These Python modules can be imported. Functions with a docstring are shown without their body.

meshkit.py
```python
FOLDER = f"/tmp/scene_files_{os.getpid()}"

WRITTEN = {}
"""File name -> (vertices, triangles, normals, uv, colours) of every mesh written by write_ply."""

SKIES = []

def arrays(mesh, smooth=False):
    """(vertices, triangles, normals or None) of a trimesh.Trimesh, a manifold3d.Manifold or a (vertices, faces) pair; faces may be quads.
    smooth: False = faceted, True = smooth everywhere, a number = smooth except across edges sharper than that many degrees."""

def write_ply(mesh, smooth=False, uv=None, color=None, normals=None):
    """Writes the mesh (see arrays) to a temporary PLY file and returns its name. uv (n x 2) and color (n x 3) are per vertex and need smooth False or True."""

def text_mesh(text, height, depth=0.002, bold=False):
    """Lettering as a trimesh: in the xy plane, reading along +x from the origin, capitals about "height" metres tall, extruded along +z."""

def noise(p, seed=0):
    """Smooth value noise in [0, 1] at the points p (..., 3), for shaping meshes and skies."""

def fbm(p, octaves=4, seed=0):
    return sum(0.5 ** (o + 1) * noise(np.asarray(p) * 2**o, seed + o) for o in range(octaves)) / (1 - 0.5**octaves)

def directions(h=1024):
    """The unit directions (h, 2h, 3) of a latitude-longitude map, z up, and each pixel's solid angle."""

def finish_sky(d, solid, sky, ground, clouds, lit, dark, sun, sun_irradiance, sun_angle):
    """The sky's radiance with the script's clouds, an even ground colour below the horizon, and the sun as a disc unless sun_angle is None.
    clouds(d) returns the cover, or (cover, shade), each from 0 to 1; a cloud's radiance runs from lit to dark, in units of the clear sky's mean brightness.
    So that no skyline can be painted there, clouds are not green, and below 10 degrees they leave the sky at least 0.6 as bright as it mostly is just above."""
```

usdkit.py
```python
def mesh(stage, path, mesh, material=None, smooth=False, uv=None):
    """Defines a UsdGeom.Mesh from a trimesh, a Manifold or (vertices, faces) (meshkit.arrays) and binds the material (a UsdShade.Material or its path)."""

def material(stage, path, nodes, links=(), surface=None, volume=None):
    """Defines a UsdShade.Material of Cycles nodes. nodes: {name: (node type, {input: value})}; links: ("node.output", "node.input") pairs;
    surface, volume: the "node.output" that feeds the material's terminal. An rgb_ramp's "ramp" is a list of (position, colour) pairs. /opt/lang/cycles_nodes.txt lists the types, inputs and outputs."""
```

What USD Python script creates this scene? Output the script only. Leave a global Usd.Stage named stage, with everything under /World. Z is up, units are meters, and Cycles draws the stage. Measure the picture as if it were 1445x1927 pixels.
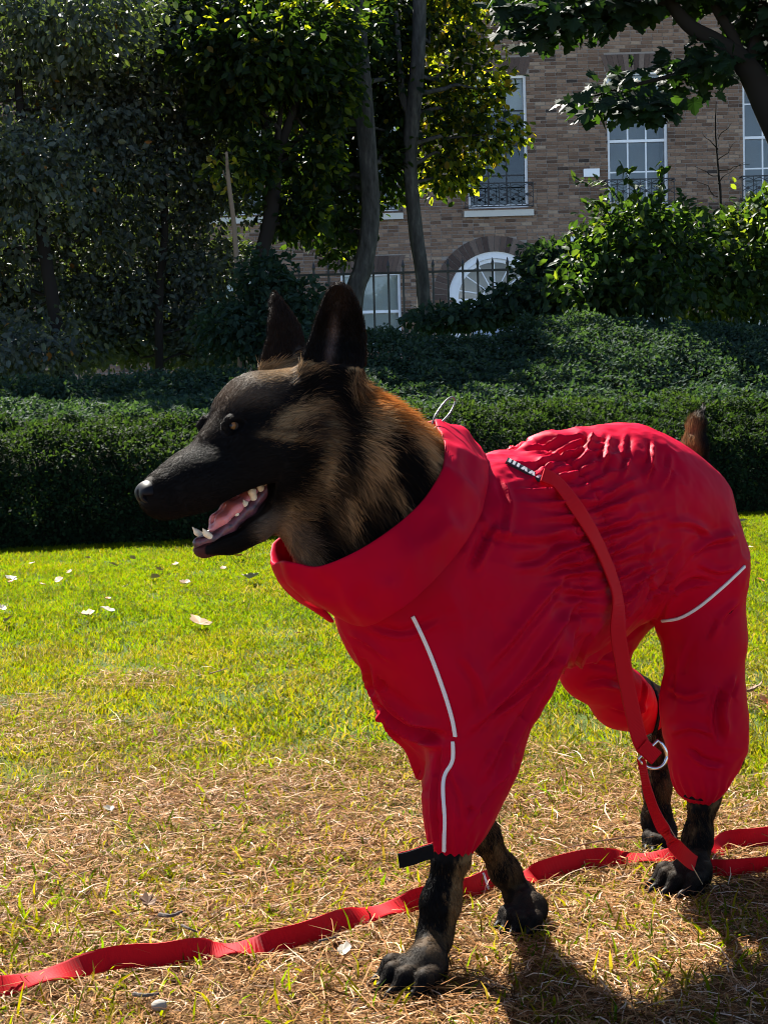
import math, numpy as np, trimesh, usdkit, meshkit
from pxr import Usd, UsdGeom, UsdLux, UsdShade, Sdf, Gf, Vt
V3 = lambda *a: np.array(a, float)
stage = Usd.Stage.CreateInMemory()
UsdGeom.SetStageUpAxis(stage, 'Z'); UsdGeom.SetStageMetersPerUnit(stage, 1.0)
UsdGeom.Xform.Define(stage, '/World'); UsdGeom.Scope.Define(stage, '/World/Looks')
# ---------------------------------------------------------------- camera
F_PX, CX, CY, CAM_H, PITCH, ROLL = 2900.0, 722.5, 963.5, 0.66, math.radians(4.11), math.radians(1.6)
c_fwd = V3(0, math.cos(PITCH), -math.sin(PITCH)); _u0 = V3(0, math.sin(PITCH), math.cos(PITCH)); _r0 = V3(1, 0, 0)
c_right = _r0 * math.cos(ROLL) - _u0 * math.sin(ROLL); c_up = _r0 * math.sin(ROLL) + _u0 * math.cos(ROLL)
EYE = V3(0, 0, CAM_H)
cam = UsdGeom.Camera.Define(stage, '/World/camera')
cam.CreateHorizontalApertureAttr(36.0); cam.CreateVerticalApertureAttr(36.0 * 1024 / 767)
cam.CreateFocalLengthAttr(36.0 * F_PX / 1445); cam.CreateClippingRangeAttr(Gf.Vec2f(0.1, 500))
_m = np.eye(4); _m[0, :3] = c_right; _m[1, :3] = c_up; _m[2, :3] = -c_fwd; _m[3, :3] = EYE
cam.AddTransformOp().Set(Gf.Matrix4d(*_m.ravel().tolist()))
EXPOSURE = 2.1
cam.CreateExposureAttr(EXPOSURE)
# ---------------------------------------------------------------- sky and sun
SUN_AZ, SUN_EL = math.radians(-28.0), math.radians(45.0)      # azimuth = atan2(x, y) of the direction towards the sun
sun_dir = V3(math.sin(SUN_AZ) * math.cos(SUN_EL), math.cos(SUN_AZ) * math.cos(SUN_EL), math.sin(SUN_EL))
usdkit.material(stage, '/World/Looks/sky_light', {
    's': ('sky_texture', {'sky_type': 'single_scattering', 'sun_disc': False, 'sun_elevation': SUN_EL, 'sun_rotation': SUN_AZ, 'air_density': .6, 'aerosol_density': .3}),
    'b': ('background_shader', {'strength': 0.05})}, [('s.color', 'b.color')], surface='b.background')
dome = UsdLux.DomeLight.Define(stage, '/World/sky')
UsdShade.MaterialBindingAPI.Apply(dome.GetPrim()).Bind(UsdShade.Material.Get(stage, '/World/Looks/sky_light'))
sun = UsdLux.DistantLight.Define(stage, '/World/sun')
sun.CreateIntensityAttr(1.25); sun.CreateAngleAttr(0.5); sun.CreateNormalizeAttr(True); sun.CreateColorAttr(Gf.Vec3f(1.0, 0.95, 0.86))
_z = sun_dir; _x = np.cross(V3(0, 0, 1), _z); _x /= np.linalg.norm(_x); _y = np.cross(_z, _x)
_m = np.eye(4); _m[0, :3] = _x; _m[1, :3] = _y; _m[2, :3] = _z
sun.AddTransformOp().Set(Gf.Matrix4d(*_m.ravel().tolist()))
# ---------------------------------------------------------------- helpers
def ray(px, py):
    return c_fwd + c_right * ((px - CX) / F_PX) + c_up * ((CY - py) / F_PX)
def on_plane(px, py, p0, n):
    d = ray(px, py); return EYE + d * (np.dot(p0 - EYE, n) / np.dot(d, n))
def at(px, py, y): return on_plane(px, py, V3(0, y, 0), V3(0, 1, 0))
def ground_at(px, py, z=0.0): return on_plane(px, py, V3(0, 0, z), V3(0, 0, 1))
def to_px(p):
    q = np.asarray(p) - EYE; z = q @ c_fwd
    return np.stack([CX + F_PX * (q @ c_right) / z, CY - F_PX * (q @ c_up) / z], -1)
_used = {}
def path_for(name, parent='/World'):
    base = f'{parent}/{name}'
    n = _used.get(base, -1) + 1; _used[base] = n
    return base if n == 0 else f'{base}_{n:03d}'
def tag(prim, label=None, cat=None, group=None, kind=None):
    prim = prim.GetPrim() if hasattr(prim, 'GetPrim') else prim
    for k, v in (('label', label), ('category', cat), ('group', group), ('kind', kind)):
        if v: prim.SetCustomDataByKey(k, v)
    return prim
def thing(name, label, cat, loc=(0, 0, 0), rotz=0.0, group=None):
    x = UsdGeom.Xform.Define(stage, path_for(name))
    if any(loc): x.AddTranslateOp().Set(Gf.Vec3d(*map(float, loc)))
    if rotz: x.AddRotateZOp().Set(math.degrees(rotz))
    tag(x, label, cat, group); return str(x.GetPath())
def obj(name, mesh, mat, parent='/World', smooth=False, colors=None, label=None, kind=None, **pv):
    """One Mesh prim; colors: per-vertex rgb primvar 'tint'; pv: other per-vertex float primvars."""
    p = path_for(name, parent)
    m = usdkit.mesh(stage, p, mesh, mats[mat], smooth)
    api = UsdGeom.PrimvarsAPI(m)
    if colors is not None:
        api.CreatePrimvar('tint', Sdf.ValueTypeNames.Color3fArray, 'vertex').Set(Vt.Vec3fArray.FromNumpy(np.asarray(colors, np.float32)))
    for k, v in pv.items():
        api.CreatePrimvar(k, Sdf.ValueTypeNames.FloatArray, 'vertex').Set(Vt.FloatArray.FromNumpy(np.asarray(v, np.float32)))
    if label: m.GetPrim().SetCustomDataByKey('label', label)
    if kind: m.GetPrim().SetCustomDataByKey('kind', kind)
    return p
mats = {}
def material(name, nodes, links=(), surface=None, volume=None):
    mats[name] = usdkit.material(stage, '/World/Looks/' + name, nodes, links, surface, volume)
def simple(name, col, rough=0.6, **kw):
    material(name, {'p': ('principled_bsdf', {'base_color': col, 'roughness': rough, **kw})}, surface='p.BSDF')
def unit(v):
    v = np.asarray(v, float); return v / np.linalg.norm(v, axis=-1, keepdims=True)
def catmull(pts, n):
    """n points along a Catmull-Rom curve through pts (rows of any width), evenly in parameter."""
    P = np.asarray(pts, float); P = np.vstack([2 * P[0] - P[1], P, 2 * P[-1] - P[-2]]); k = len(P) - 3
    u = np.linspace(0, k, n); i = np.minimum(u.astype(int), k - 1); t = (u - i)[:, None]
    a, b, c, d = P[i], P[i + 1], P[i + 2], P[i + 3]
    return .5 * (2 * b + (c - a) * t + (2 * a - 5 * b + 4 * c - d) * t**2 + (3 * b - a - 3 * c + d) * t**3)
def tube(pts, r, sides=8, cap=True):
    pts = np.asarray(pts, float); n = len(pts); r = np.broadcast_to(np.asarray(r, float), (n,))
    t = unit(np.gradient(pts, axis=0)); ref = V3(0, 0, 1) if abs(t[:, 2]).mean() < .8 else V3(1, 0, 0)
    a = unit(np.cross(t, ref)); b = np.cross(t, a); ang = np.arange(sides) * 2 * np.pi / sides
    v = (pts[:, None] + r[:, None, None] * (np.cos(ang)[None, :, None] * a[:, None] + np.sin(ang)[None, :, None] * b[:, None])).reshape(-1, 3)
    i, j = np.meshgrid(np.arange(n - 1), np.arange(sides), indexing='ij'); i, j = i.ravel(), j.ravel(); k = (j + 1) % sides
    f = np.vstack([np.c_[i * sides + j, (i + 1) * sides + j, (i + 1) * sides + k], np.c_[i * sides + j, (i + 1) * sides + k, i * sides + k]])
    if cap:
        v = np.vstack([v, pts[0], pts[-1]]); o = n * sides; s = np.arange(sides); k = (s + 1) % sides
        f = np.vstack([f, np.c_[np.full(sides, o), s, k], np.c_[np.full(sides, o + 1), (n - 1) * sides + k, (n - 1) * sides + s]])
    return v, f[:, ::-1]
def join(parts):
    vs, fs, o = [], [], 0
    for v, f in parts:
        vs.append(v); fs.append(np.asarray(f) + o); o += len(v)
    return np.vstack(vs), np.vstack(fs)
def box(x0, x1, y0, y1, z0, z1):
    v = np.array([[x, y, z] for x in (x0, x1) for y in (y0, y1) for z in (z0, z1)], float)
    f = np.array([[0, 1, 3], [0, 3, 2], [4, 6, 7], [4, 7, 5], [0, 4, 5], [0, 5, 1], [2, 3, 7], [2, 7, 6], [0, 2, 6], [0, 6, 4], [1, 5, 7], [1, 7, 3]])
    return v, f
# ---------------------------------------------------------------- smooth solids: blended capsules on a grid, meshed by surface nets
class Field:
    def __init__(s): s.ops = []
    def seg(s, a, b, ra, rb, side=None, sa=None, sb=None, k=.02, op='add'):
        a, b = np.asarray(a, np.float32), np.asarray(b, np.float32)
        side = None if side is None else unit(side).astype(np.float32)
        sa = ra if sa is None else sa; sb = rb if sb is None else sb
        s.ops.append((op, k, a, b, ra, rb, side, sa, sb)); return s
    def chain(s, pts, rs, side=None, ss=None, k=.02, op='add'):
        ss = rs if ss is None else ss
        for i in range(len(pts) - 1):
            s.seg(pts[i], pts[i + 1], rs[i], rs[i + 1], side, ss[i], ss[i + 1], k, op)
        return s
    def ball(s, c, r, side=None, rs=None, k=.02, op='add'): return s.seg(c, np.asarray(c) + 1e-5, r, r, side, rs, rs, k, op)
    def func(s, fn, k=.004, op='add'): s.ops.append((op, k, fn)); return s
    def __call__(s, P):
        P = np.asarray(P, np.float32); d = np.full(len(P), 9.0, np.float32)
        for o in s.ops:
            op, k = o[:2]
            if len(o) == 3: e = o[2](P).astype(np.float32)
            else:
                _, _, a, b, ra, rb, side, sa, sb = o
                ba = b - a; pa = P - a
                t = np.clip(pa @ ba / max(float(ba @ ba), 1e-12), 0, 1)
                w = pa - t[:, None] * ba; r = ra + (rb - ra) * t
                if side is None: e = np.sqrt((w * w).sum(1)) - r
                else:
                    q = sa + (sb - sa) * t; u = w @ side; vv = np.maximum((w * w).sum(1) - u * u, 0)
                    # radius along the side axis q, otherwise r
                    kk = np.sqrt((u / q) ** 2 + vv / (r * r)); g = np.sqrt((u / q**2) ** 2 + vv / r**4)
                    e = np.where(kk > 1e-4, kk * (kk - 1) / np.maximum(g, 1e-6), -np.minimum(q, r))
            if op == 'add':
                h = np.maximum(k - np.abs(d - e), 0) / k; d = np.minimum(d, e) - h * h * k * .25
            elif op == 'sub':
                h = np.maximum(k - np.abs(d + e), 0) / k; d = np.maximum(d, -e) + h * h * k * .25
            elif op == 'cut':
                h = np.maximum(k - np.abs(d - e), 0) / k; d = np.maximum(d, e) + h * h * k * .25
        return d
def surface(field, lo, hi, h, band=2.6):
    lo, hi = np.asarray(lo, float), np.asarray(hi, float); R = 4
    n = np.ceil((hi - lo) / (h * R)).astype(int); H = h * R
    ax = [lo[i] + (np.arange(n[i]) + .5) * H for i in range(3)]
    G = np.stack(np.meshgrid(*ax, indexing='ij'), -1).reshape(-1, 3)
    c = np.concatenate([field(g) for g in np.array_split(G, max(1, len(G) // 200000))]).reshape(n)
    near = np.abs(c) < H * band * .62
    D = np.repeat(np.repeat(np.repeat(c, R, 0), R, 1), R, 2); N = np.repeat(np.repeat(np.repeat(near, R, 0), R, 1), R, 2)
    idx = np.argwhere(N); pts = lo + (idx + .5) * h
    val = np.concatenate([field(g) for g in np.array_split(pts, max(1, len(pts) // 200000))])
    D[N] = val
    S = D < 0
    cell = np.zeros(tuple(np.array(D.shape) - 1), np.int8)
    for o in np.ndindex(2, 2, 2): cell += S[o[0]:S.shape[0] - 1 + o[0], o[1]:S.shape[1] - 1 + o[1], o[2]:S.shape[2] - 1 + o[2]]
    act = np.argwhere((cell > 0) & (cell < 8)); lin = np.ravel_multi_index(act.T, cell.shape)
    num = np.full(cell.size, -1, np.int64); num[lin] = np.arange(len(lin))
    acc = np.zeros((len(act), 3)); cnt = np.zeros(len(act))
    for axis in range(3):
        e = np.eye(3, dtype=int)[axis]
        for o in np.ndindex(2, 2, 2):
            if o[axis]: continue
            A = act + o; B = A + e; da, db = D[tuple(A.T)], D[tuple(B.T)]
            m = (da < 0) != (db < 0); t = da[m] / (da[m] - db[m])
            acc[m] += np.array(o) + e * t[:, None]; cnt[m] += 1
    v = lo + (act + acc / cnt[:, None] + .5) * h
    faces = []
    for axis in range(3):
        e = np.eye(3, dtype=int)[axis]; b, c2 = (axis + 1) % 3, (axis + 2) % 3
        sl = [slice(1, -1)] * 3; sl[axis] = slice(0, -1); sh = [slice(1, -1)] * 3; sh[axis] = slice(1, None)
        s0, s1 = S[tuple(sl)], S[tuple(sh)]; E = np.argwhere(s0 != s1)
        flip = s0[tuple(E.T)]
        base = E + np.where(np.arange(3) == axis, 0, 1)
        eb, ec = np.eye(3, dtype=int)[b], np.eye(3, dtype=int)[c2]
        q = [num[np.ravel_multi_index((base - x).T, cell.shape)] for x in (eb + ec, ec, 0 * eb, eb)]
        Q = np.stack(q, 1); Q[~flip] = Q[~flip][:, ::-1]
        faces.append(Q)
    Q = np.vstack(faces); Q = Q[(Q >= 0).all(1)]
    return v, np.vstack([Q[:, [0, 1, 2]], Q[:, [0, 2, 3]]])
def relax(v, f, n=2, lam=.5, mu=-.53):
    import scipy.sparse as sp
    e = np.vstack([f[:, [0, 1]], f[:, [1, 2]], f[:, [2, 0]]]); e = np.vstack([e, e[:, ::-1]])
    A = sp.coo_matrix((np.ones(len(e)), (e[:, 0], e[:, 1])), shape=(len(v),) * 2).tocsr(); A.data[:] = 1
    A = sp.diags(1 / np.maximum(np.asarray(A.sum(1)).ravel(), 1)) @ A
    for _ in range(n):
        v = v + lam * (A @ v - v); v = v + mu * (A @ v - v)
    return v
def normals(v, f):
    n = np.zeros_like(v); c = np.cross(v[f[:, 1]] - v[f[:, 0]], v[f[:, 2]] - v[f[:, 0]])
    for k in range(3):
        for j in range(3): n[:, j] += np.bincount(f[:, k], c[:, j], len(v))
    return n / np.maximum(np.linalg.norm(n, axis=1, keepdims=True), 1e-12)
# ---------------------------------------------------------------- ground and the brick house
rs = np.random.default_rng(2024)
def tone_mat(name, ramp, rough=.8, spec=.3, bump=None):
    n = {'a': ('attribute', {'attribute': 'tone'}), 'r': ('rgb_ramp', {'ramp': ramp}), 'p': ('principled_bsdf', {'roughness': rough, 'specular_ior_level': spec})}
    l = [('a.fac', 'r.fac'), ('r.color', 'p.base_color')]
    if bump:
        n.update({'g': ('geometry', {}), 'x': ('noise_texture', {'scale': bump[0], 'detail': 4.0}), 'b': ('bump', {'strength': bump[1], 'distance': bump[2]}), 'mx': ('mix', {'mix_type': 'multiply', 'fac': .45}), 'rr': ('rgb_ramp', {'ramp': [(.3, (.55, .55, .55)), (.65, (1, 1, 1))]})})
        l = [('a.fac', 'r.fac'), ('g.position', 'x.vector'), ('x.fac', 'rr.fac'), ('r.color', 'mx.color1'), ('rr.color', 'mx.color2'), ('mx.color', 'p.base_color'), ('x.fac', 'b.height'), ('b.normal', 'p.normal')]
    material(name, n, l, 'p.BSDF')
material('soil', {'g': ('geometry', {}), 'n': ('noise_texture', {'scale': 55.0, 'detail': 6.0, 'roughness': .7}), 'r': ('rgb_ramp', {'ramp': [(.3, (.04, .02, .008)), (.5, (.12, .068, .026)), (.7, (.23, .14, .06))]}),
    'n2': ('noise_texture', {'scale': 1.1, 'detail': 2.0}), 's': ('separate_xyz', {}), 'd': ('math', {'math_type': 'multiply_add', 'value2': .8, 'value3': -1.95}), 'e': ('math', {'math_type': 'add'}), 'c': ('clamp', {}), 'gr': ('mix', {'color2': (.05, .075, .012)}),
    'b': ('bump', {'strength': .7, 'distance': .012}), 'p': ('principled_bsdf', {'roughness': .95, 'specular_ior_level': .1})},
    [('g.position', 'n.vector'), ('g.position', 'n2.vector'), ('n.fac', 'r.fac'), ('g.position', 's.vector'), ('s.y', 'd.value1'), ('d.value', 'e.value1'), ('n2.fac', 'e.value2'), ('e.value', 'c.value'), ('c.result', 'gr.fac'), ('r.color', 'gr.color1'), ('gr.color', 'p.base_color'), ('n.fac', 'b.height'), ('b.normal', 'p.normal')], 'p.BSDF')
gx, gy = np.meshgrid(np.linspace(-6, 6, 161), np.linspace(.2, 9, 161), indexing='ij')
def ground_z(x, y): return (meshkit.fbm(np.stack([x / .35, y / .35, 0 * np.asarray(x)], -1), 3, 77) - .5) * .016
big = 120.0
xs = np.r_[-big, -40, -12, gx[:, 0], 12, 40, big]; ys = np.r_[-big, -30, -5, gy[0], 12, 30, big]
GX, GY = np.meshgrid(xs, ys, indexing='ij'); inner_ = (np.abs(GX) <= 6) & (GY >= .2) & (GY <= 9)
GZ = np.where(inner_, ground_z(GX, GY), 0) - .004
n0_, n1_ = GX.shape; i_, j_ = np.meshgrid(np.arange(n0_ - 1), np.arange(n1_ - 1), indexing='ij'); i_, j_ = i_.ravel(), j_.ravel(); q_ = lambda a, b: (i_ + a) * n1_ + j_ + b
obj('ground', (np.stack([GX, GY, GZ], -1).reshape(-1, 3), np.vstack([np.c_[q_(0, 0), q_(1, 0), q_(1, 1)], np.c_[q_(0, 0), q_(1, 1), q_(0, 1)]])), 'soil', smooth=True, kind='structure')
simple('asphalt', (.05, .05, .052), .9); simple('kerb_granite', (.28, .27, .26), .8)
obj('road', box(-60, 60, 19.2, 28.0, -.02, .004), 'asphalt', kind='structure')
obj('pavement', box(-60, 60, 28.0, 32.9, -.02, .13), 'kerb_granite', kind='structure')
# --- house
FY = 33.0
def fx(px, py=300): return at(px, py, FY)[0]
def fz(py, px=950): return at(px, py, FY)[2]
tone_mat('brick', [(0, (.045, .036, .031)), (.25, (.135, .080, .054)), (.55, (.23, .143, .096)), (.8, (.32, .215, .148)), (1, (.38, .295, .215))], .9, .2, (28.0, .6, .01))
tone_mat('rubbed_brick', [(0, (.075, .05, .042)), (.5, (.13, .088, .070)), (1, (.20, .148, .12))], .9, .2, (28.0, .5, .01))
simple('mortar', (.27, .23, .205), .95, specular_ior_level=.1)
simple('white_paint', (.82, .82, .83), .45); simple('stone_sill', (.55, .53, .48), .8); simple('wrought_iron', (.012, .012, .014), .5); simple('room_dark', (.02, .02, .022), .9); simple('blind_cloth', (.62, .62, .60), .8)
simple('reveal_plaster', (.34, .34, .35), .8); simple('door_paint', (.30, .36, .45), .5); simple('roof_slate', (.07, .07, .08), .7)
material('window_glass', {'f': ('fresnel', {'IOR': 1.55}), 't': ('transparent_bsdf', {'color': (.85, .88, .88)}), 'g': ('glossy_bsdf', {'roughness': .02, 'color': (.80, .78, .74)}), 'ad': ('math', {'math_type': 'multiply_add', 'value2': .7, 'value3': .03}), 'm': ('mix_closure', {})},
    [('f.fac', 'ad.value1'), ('ad.value', 'm.fac'), ('t.BSDF', 'm.closure1'), ('g.BSDF', 'm.closure2')], 'm.closure')
house = thing('brick_house', 'long brown brick terraced house with white sash windows and iron balconies', 'house')
SP = 2.86; WX = [fx(1200) + SP * k for k in range(-7, 7)]; WX[WX.index(min(WX, key=lambda a: abs(a - fx(935))))] = fx(936)
W1Z = (fz(390), fz(140)); U1Z = (fz(14), fz(14) + 2.3); HALF = .635
GZ0, GZ1 = fz(612), fz(506)
openings = []
for x in WX:
    openings += [(x - HALF, x + HALF, *W1Z, 'sash'), (x - HALF, x + HALF, *U1Z, 'sash')]
DOORX = fx(926); DR = (fx(1015) - fx(837)) / 2; DZ = fz(472) - DR
for k, x in enumerate(WX):
    if abs(x - DOORX) < 1.4: continue
    openings.append((x - HALF + (.0), x + HALF, GZ0 - .35, GZ1, 'low'))
def in_open(x0, x1, z0, z1):
    for a, b, c, d, k in openings:
        if x1 > a + .002 and x0 < b - .002 and z1 > c + .002 and z0 < d + .002: return (a, b, c, d)
        if x1 > a - .048 and x0 < b + .048 and z0 < d + .36 and z1 > d + .002: return (a - .05, b + .05, c, d)
    return None
def in_arch(x0, x1, z0, z1):
    for a, b, c, d, k in openings:
        pass
    for cx_, cz_, r_ in ((DOORX, DZ, DR),):
        xm, zm = (x0 + x1) / 2, (z0 + z1) / 2
        if abs(xm - cx_) < r_ and zm < cz_: return True
        if zm >= cz_ - .02 and math.hypot(xm - cx_, zm - cz_) < r_ + .34: return True
    return False
def brick_box(x0, x1, z0, z1, proud):
    y = FY - proud; c = .004
    v = np.array([[x0, FY, z0], [x1, FY, z0], [x1, FY, z1], [x0, FY, z1], [x0 + c, y, z0 + c], [x1 - c, y, z0 + c], [x1 - c, y, z1 - c], [x0 + c, y, z1 - c]])
    return v, np.array([[4, 5, 6], [4, 6, 7], [0, 1, 5], [0, 5, 4], [1, 2, 6], [1, 6, 5], [2, 3, 7], [2, 7, 6], [3, 0, 4], [3, 4, 7]])
bricks = []
X0, X1, Z0, Z1 = -11.5, 11.5, .3, 9.6
for r in range(int((Z1 - Z0) / .0755)):
    z = Z0 + r * .0755; x = X0 - (r % 2) * .118
    while x < X1:
        stretch = (r % 2 == 0); L = .215 if stretch else (.215 if rs.random() < .6 else .1025)
        a, b = x, x + L
        x += L + .011
        o = in_open(a, b, z, z + .065)
        if in_arch(a, b, z, z + .065): continue
        if o:
            parts_ = [(a, min(b, o[0])), (max(a, o[1]), b)]
        else: parts_ = [(a, b)]
        for a2, b2 in parts_:
            if b2 - a2 > .025: bricks.append((a2 + rs.normal(0, .0015), b2 + rs.normal(0, .0015), z + rs.normal(0, .0012), z + .0645 + rs.normal(0, .0012), .008 + rs.random() * .006))
cen = np.array([at_ for at_ in [((b[0] + b[1]) / 2, FY, (b[2] + b[3]) / 2) for b in bricks]]); bpx = to_px(cen)
tone_ = np.clip(.5 + .30 * (meshkit.fbm(cen / .9, 3, 5) - .5) * 2 + rs.normal(0, .17, len(bricks)), 0, 1)
open_wall = ((bpx[:, 0] > 1008) & (bpx[:, 0] < 1138) & (bpx[:, 1] > 110) & (bpx[:, 1] < 440)) | ((bpx[:, 0] > 1262) & (bpx[:, 0] < 1380) & (bpx[:, 1] > 225) & (bpx[:, 1] < 370))
pick = set(np.argsort(np.where(open_wall, np.hypot(bpx[:, 0] - 1080, (bpx[:, 1] - 270) * .8), 1e6))[:300].tolist())
wall_x = lambda a, b, c, d: (a, b, c, d)
# backing wall with its openings, built as pieces around them
def wall_pieces():
    zs = sorted({Z0 - .5, 12.6, *[o[2] for o in openings], *[o[3] for o in openings], DZ + DR + .02}); out = []
    for za, zb in zip(zs[:-1], zs[1:]):
        cuts = sorted([(o[0], o[1]) for o in openings if o[2] < zb - 1e-6 and o[3] > za + 1e-6] + ([(DOORX - DR, DOORX + DR)] if za < DZ + DR - .001 else []))
        x = -24.0
        for a, b in cuts:
            if a > x: out.append(box(x, a, FY + .001, FY + .34, za, zb))
            x = max(x, b)
        out.append(box(x, 26.0, FY + .001, FY + .34, za, zb))
    return out
def clip_x(ps, lo, hi):
    out = []
    for v, f in ps:
        a, b = max(v[:, 0].min(), lo), min(v[:, 0].max(), hi)
        if b - a > 1e-4: out.append(box(a, b, v[:, 1].min(), v[:, 1].max(), v[:, 2].min(), v[:, 2].max()))
    return out
material('far_brick', {'g': ('geometry', {}), 's': ('separate_xyz', {}), 'c': ('combine_xyz', {}), 'b': ('brick_texture', {'scale': 1.0, 'brick_width': .226, 'row_height': .0755, 'mortar_size': .006, 'color1': (.13, .088, .063), 'color2': (.27, .19, .135), 'mortar': (.26, .22, .19)}), 'p': ('principled_bsdf', {'roughness': .9, 'specular_ior_level': .2})},
    [('g.position', 's.vector'), ('s.x', 'c.x'), ('s.z', 'c.y'), ('c.vector', 'b.vector'), ('b.color', 'p.base_color')], 'p.BSDF')
wallp = obj('wall', join(clip_x(wall_pieces(), -11.55, 11.45)), 'mortar', house)
obj('side_wall', join(clip_x(wall_pieces(), -24, -11.55) + clip_x(wall_pieces(), 11.45, 26)), 'far_brick', house)
# spandrel above the door arch
th = np.linspace(0, np.pi, 33); sp_v, sp_f = [], []
for k in range(32):
    a0, a1 = th[k], th[k + 1]; q = [(DOORX + DR * math.cos(a0), DZ + DR * math.sin(a0)), (DOORX + DR * math.cos(a1), DZ + DR * math.sin(a1))]
    o = len(sp_v); sp_v += [(q[0][0], FY + .002, q[0][1]), (q[1][0], FY + .002, q[1][1]), (q[1][0], FY + .002, DZ + DR + .02), (q[0][0], FY + .002, DZ + DR + .02), (q[0][0], FY + .30, q[0][1]), (q[1][0], FY + .30, q[1][1])]
    sp_f += [[o, o + 3, o + 2], [o, o + 2, o + 1], [o, o + 1, o + 5], [o, o + 5, o + 4]]
obj('door_spandrel', (np.array(sp_v), np.array(sp_f)), 'mortar', house)
rest, rt = [], []
for k, b in enumerate(bricks):
    m_ = brick_box(*b)
    if k in pick: obj('brick', m_, 'brick', wallp, tone=np.full(8, tone_[k]))
    else: rest.append(m_); rt.append(np.full(8, tone_[k]))
obj('brickwork', join(rest), 'brick', wallp, kind='stuff', tone=np.concatenate(rt))
# flat arches of rubbed brick over the windows
for (a, b, c, d, k) in openings:
    if d > 12: continue
    ap = thing_arch = obj('flat_arch', box(a - .05, b + .05, FY - .003, FY + .02, d + .012, d + .36), 'mortar', house)
    n = 13
    for q in range(n):
        t0, t1 = q / n, (q + 1) / n; s0, s1 = .0, .13
        xb0, xb1 = a + (b - a) * t0, a + (b - a) * t1; xt0, xt1 = a - s1 + (b - a + 2 * s1) * t0, a - s1 + (b - a + 2 * s1) * t1
        g_ = .004; y0 = FY - .0175 - rs.random() * .005; z0, z1 = d + .006, d + .355
        v = np.array([[xb0 + g_, FY, z0], [xb1 - g_, FY, z0], [xt1 - g_, FY, z1], [xt0 + g_, FY, z1], [xb0 + g_, y0, z0], [xb1 - g_, y0, z0], [xt1 - g_, y0, z1], [xt0 + g_, y0, z1]])
        obj('brick', (v, np.array([[4, 5, 6], [4, 6, 7], [0, 1, 5], [0, 5, 4], [1, 2, 6], [1, 6, 5], [2, 3, 7], [2, 7, 6], [3, 0, 4], [3, 4, 7]])), 'rubbed_brick', ap, tone=np.full(8, np.clip(rs.normal(.45, .25), 0, 1)))
ap = obj('round_arch', (np.array(sp_v) * V3(1, 0, 1) + V3(0, FY - .001, 0), np.array(sp_f)[::4]), 'mortar', house)
for q in range(30):
    t0, t1 = np.pi * q / 30 + .006, np.pi * (q + 1) / 30 - .006; y0 = FY - .014 - rs.random() * .006; r0, r1 = DR + .005, DR + .33
    P_ = [(DOORX + r * math.cos(t), DZ + r * math.sin(t)) for r, t in ((r0, t0), (r1, t0), (r1, t1), (r0, t1))]
    v = np.array([[p[0], FY, p[1]] for p in P_] + [[p[0], y0, p[1]] for p in P_])
    obj('brick', (v, np.array([[4, 5, 6], [4, 6, 7], [0, 1, 5], [0, 5, 4], [1, 2, 6], [1, 6, 5], [2, 3, 7], [2, 7, 6], [3, 0, 4], [3, 4, 7]])), 'rubbed_brick', ap, tone=np.full(8, np.clip(rs.normal(.35, .25), 0, 1)))
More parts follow.
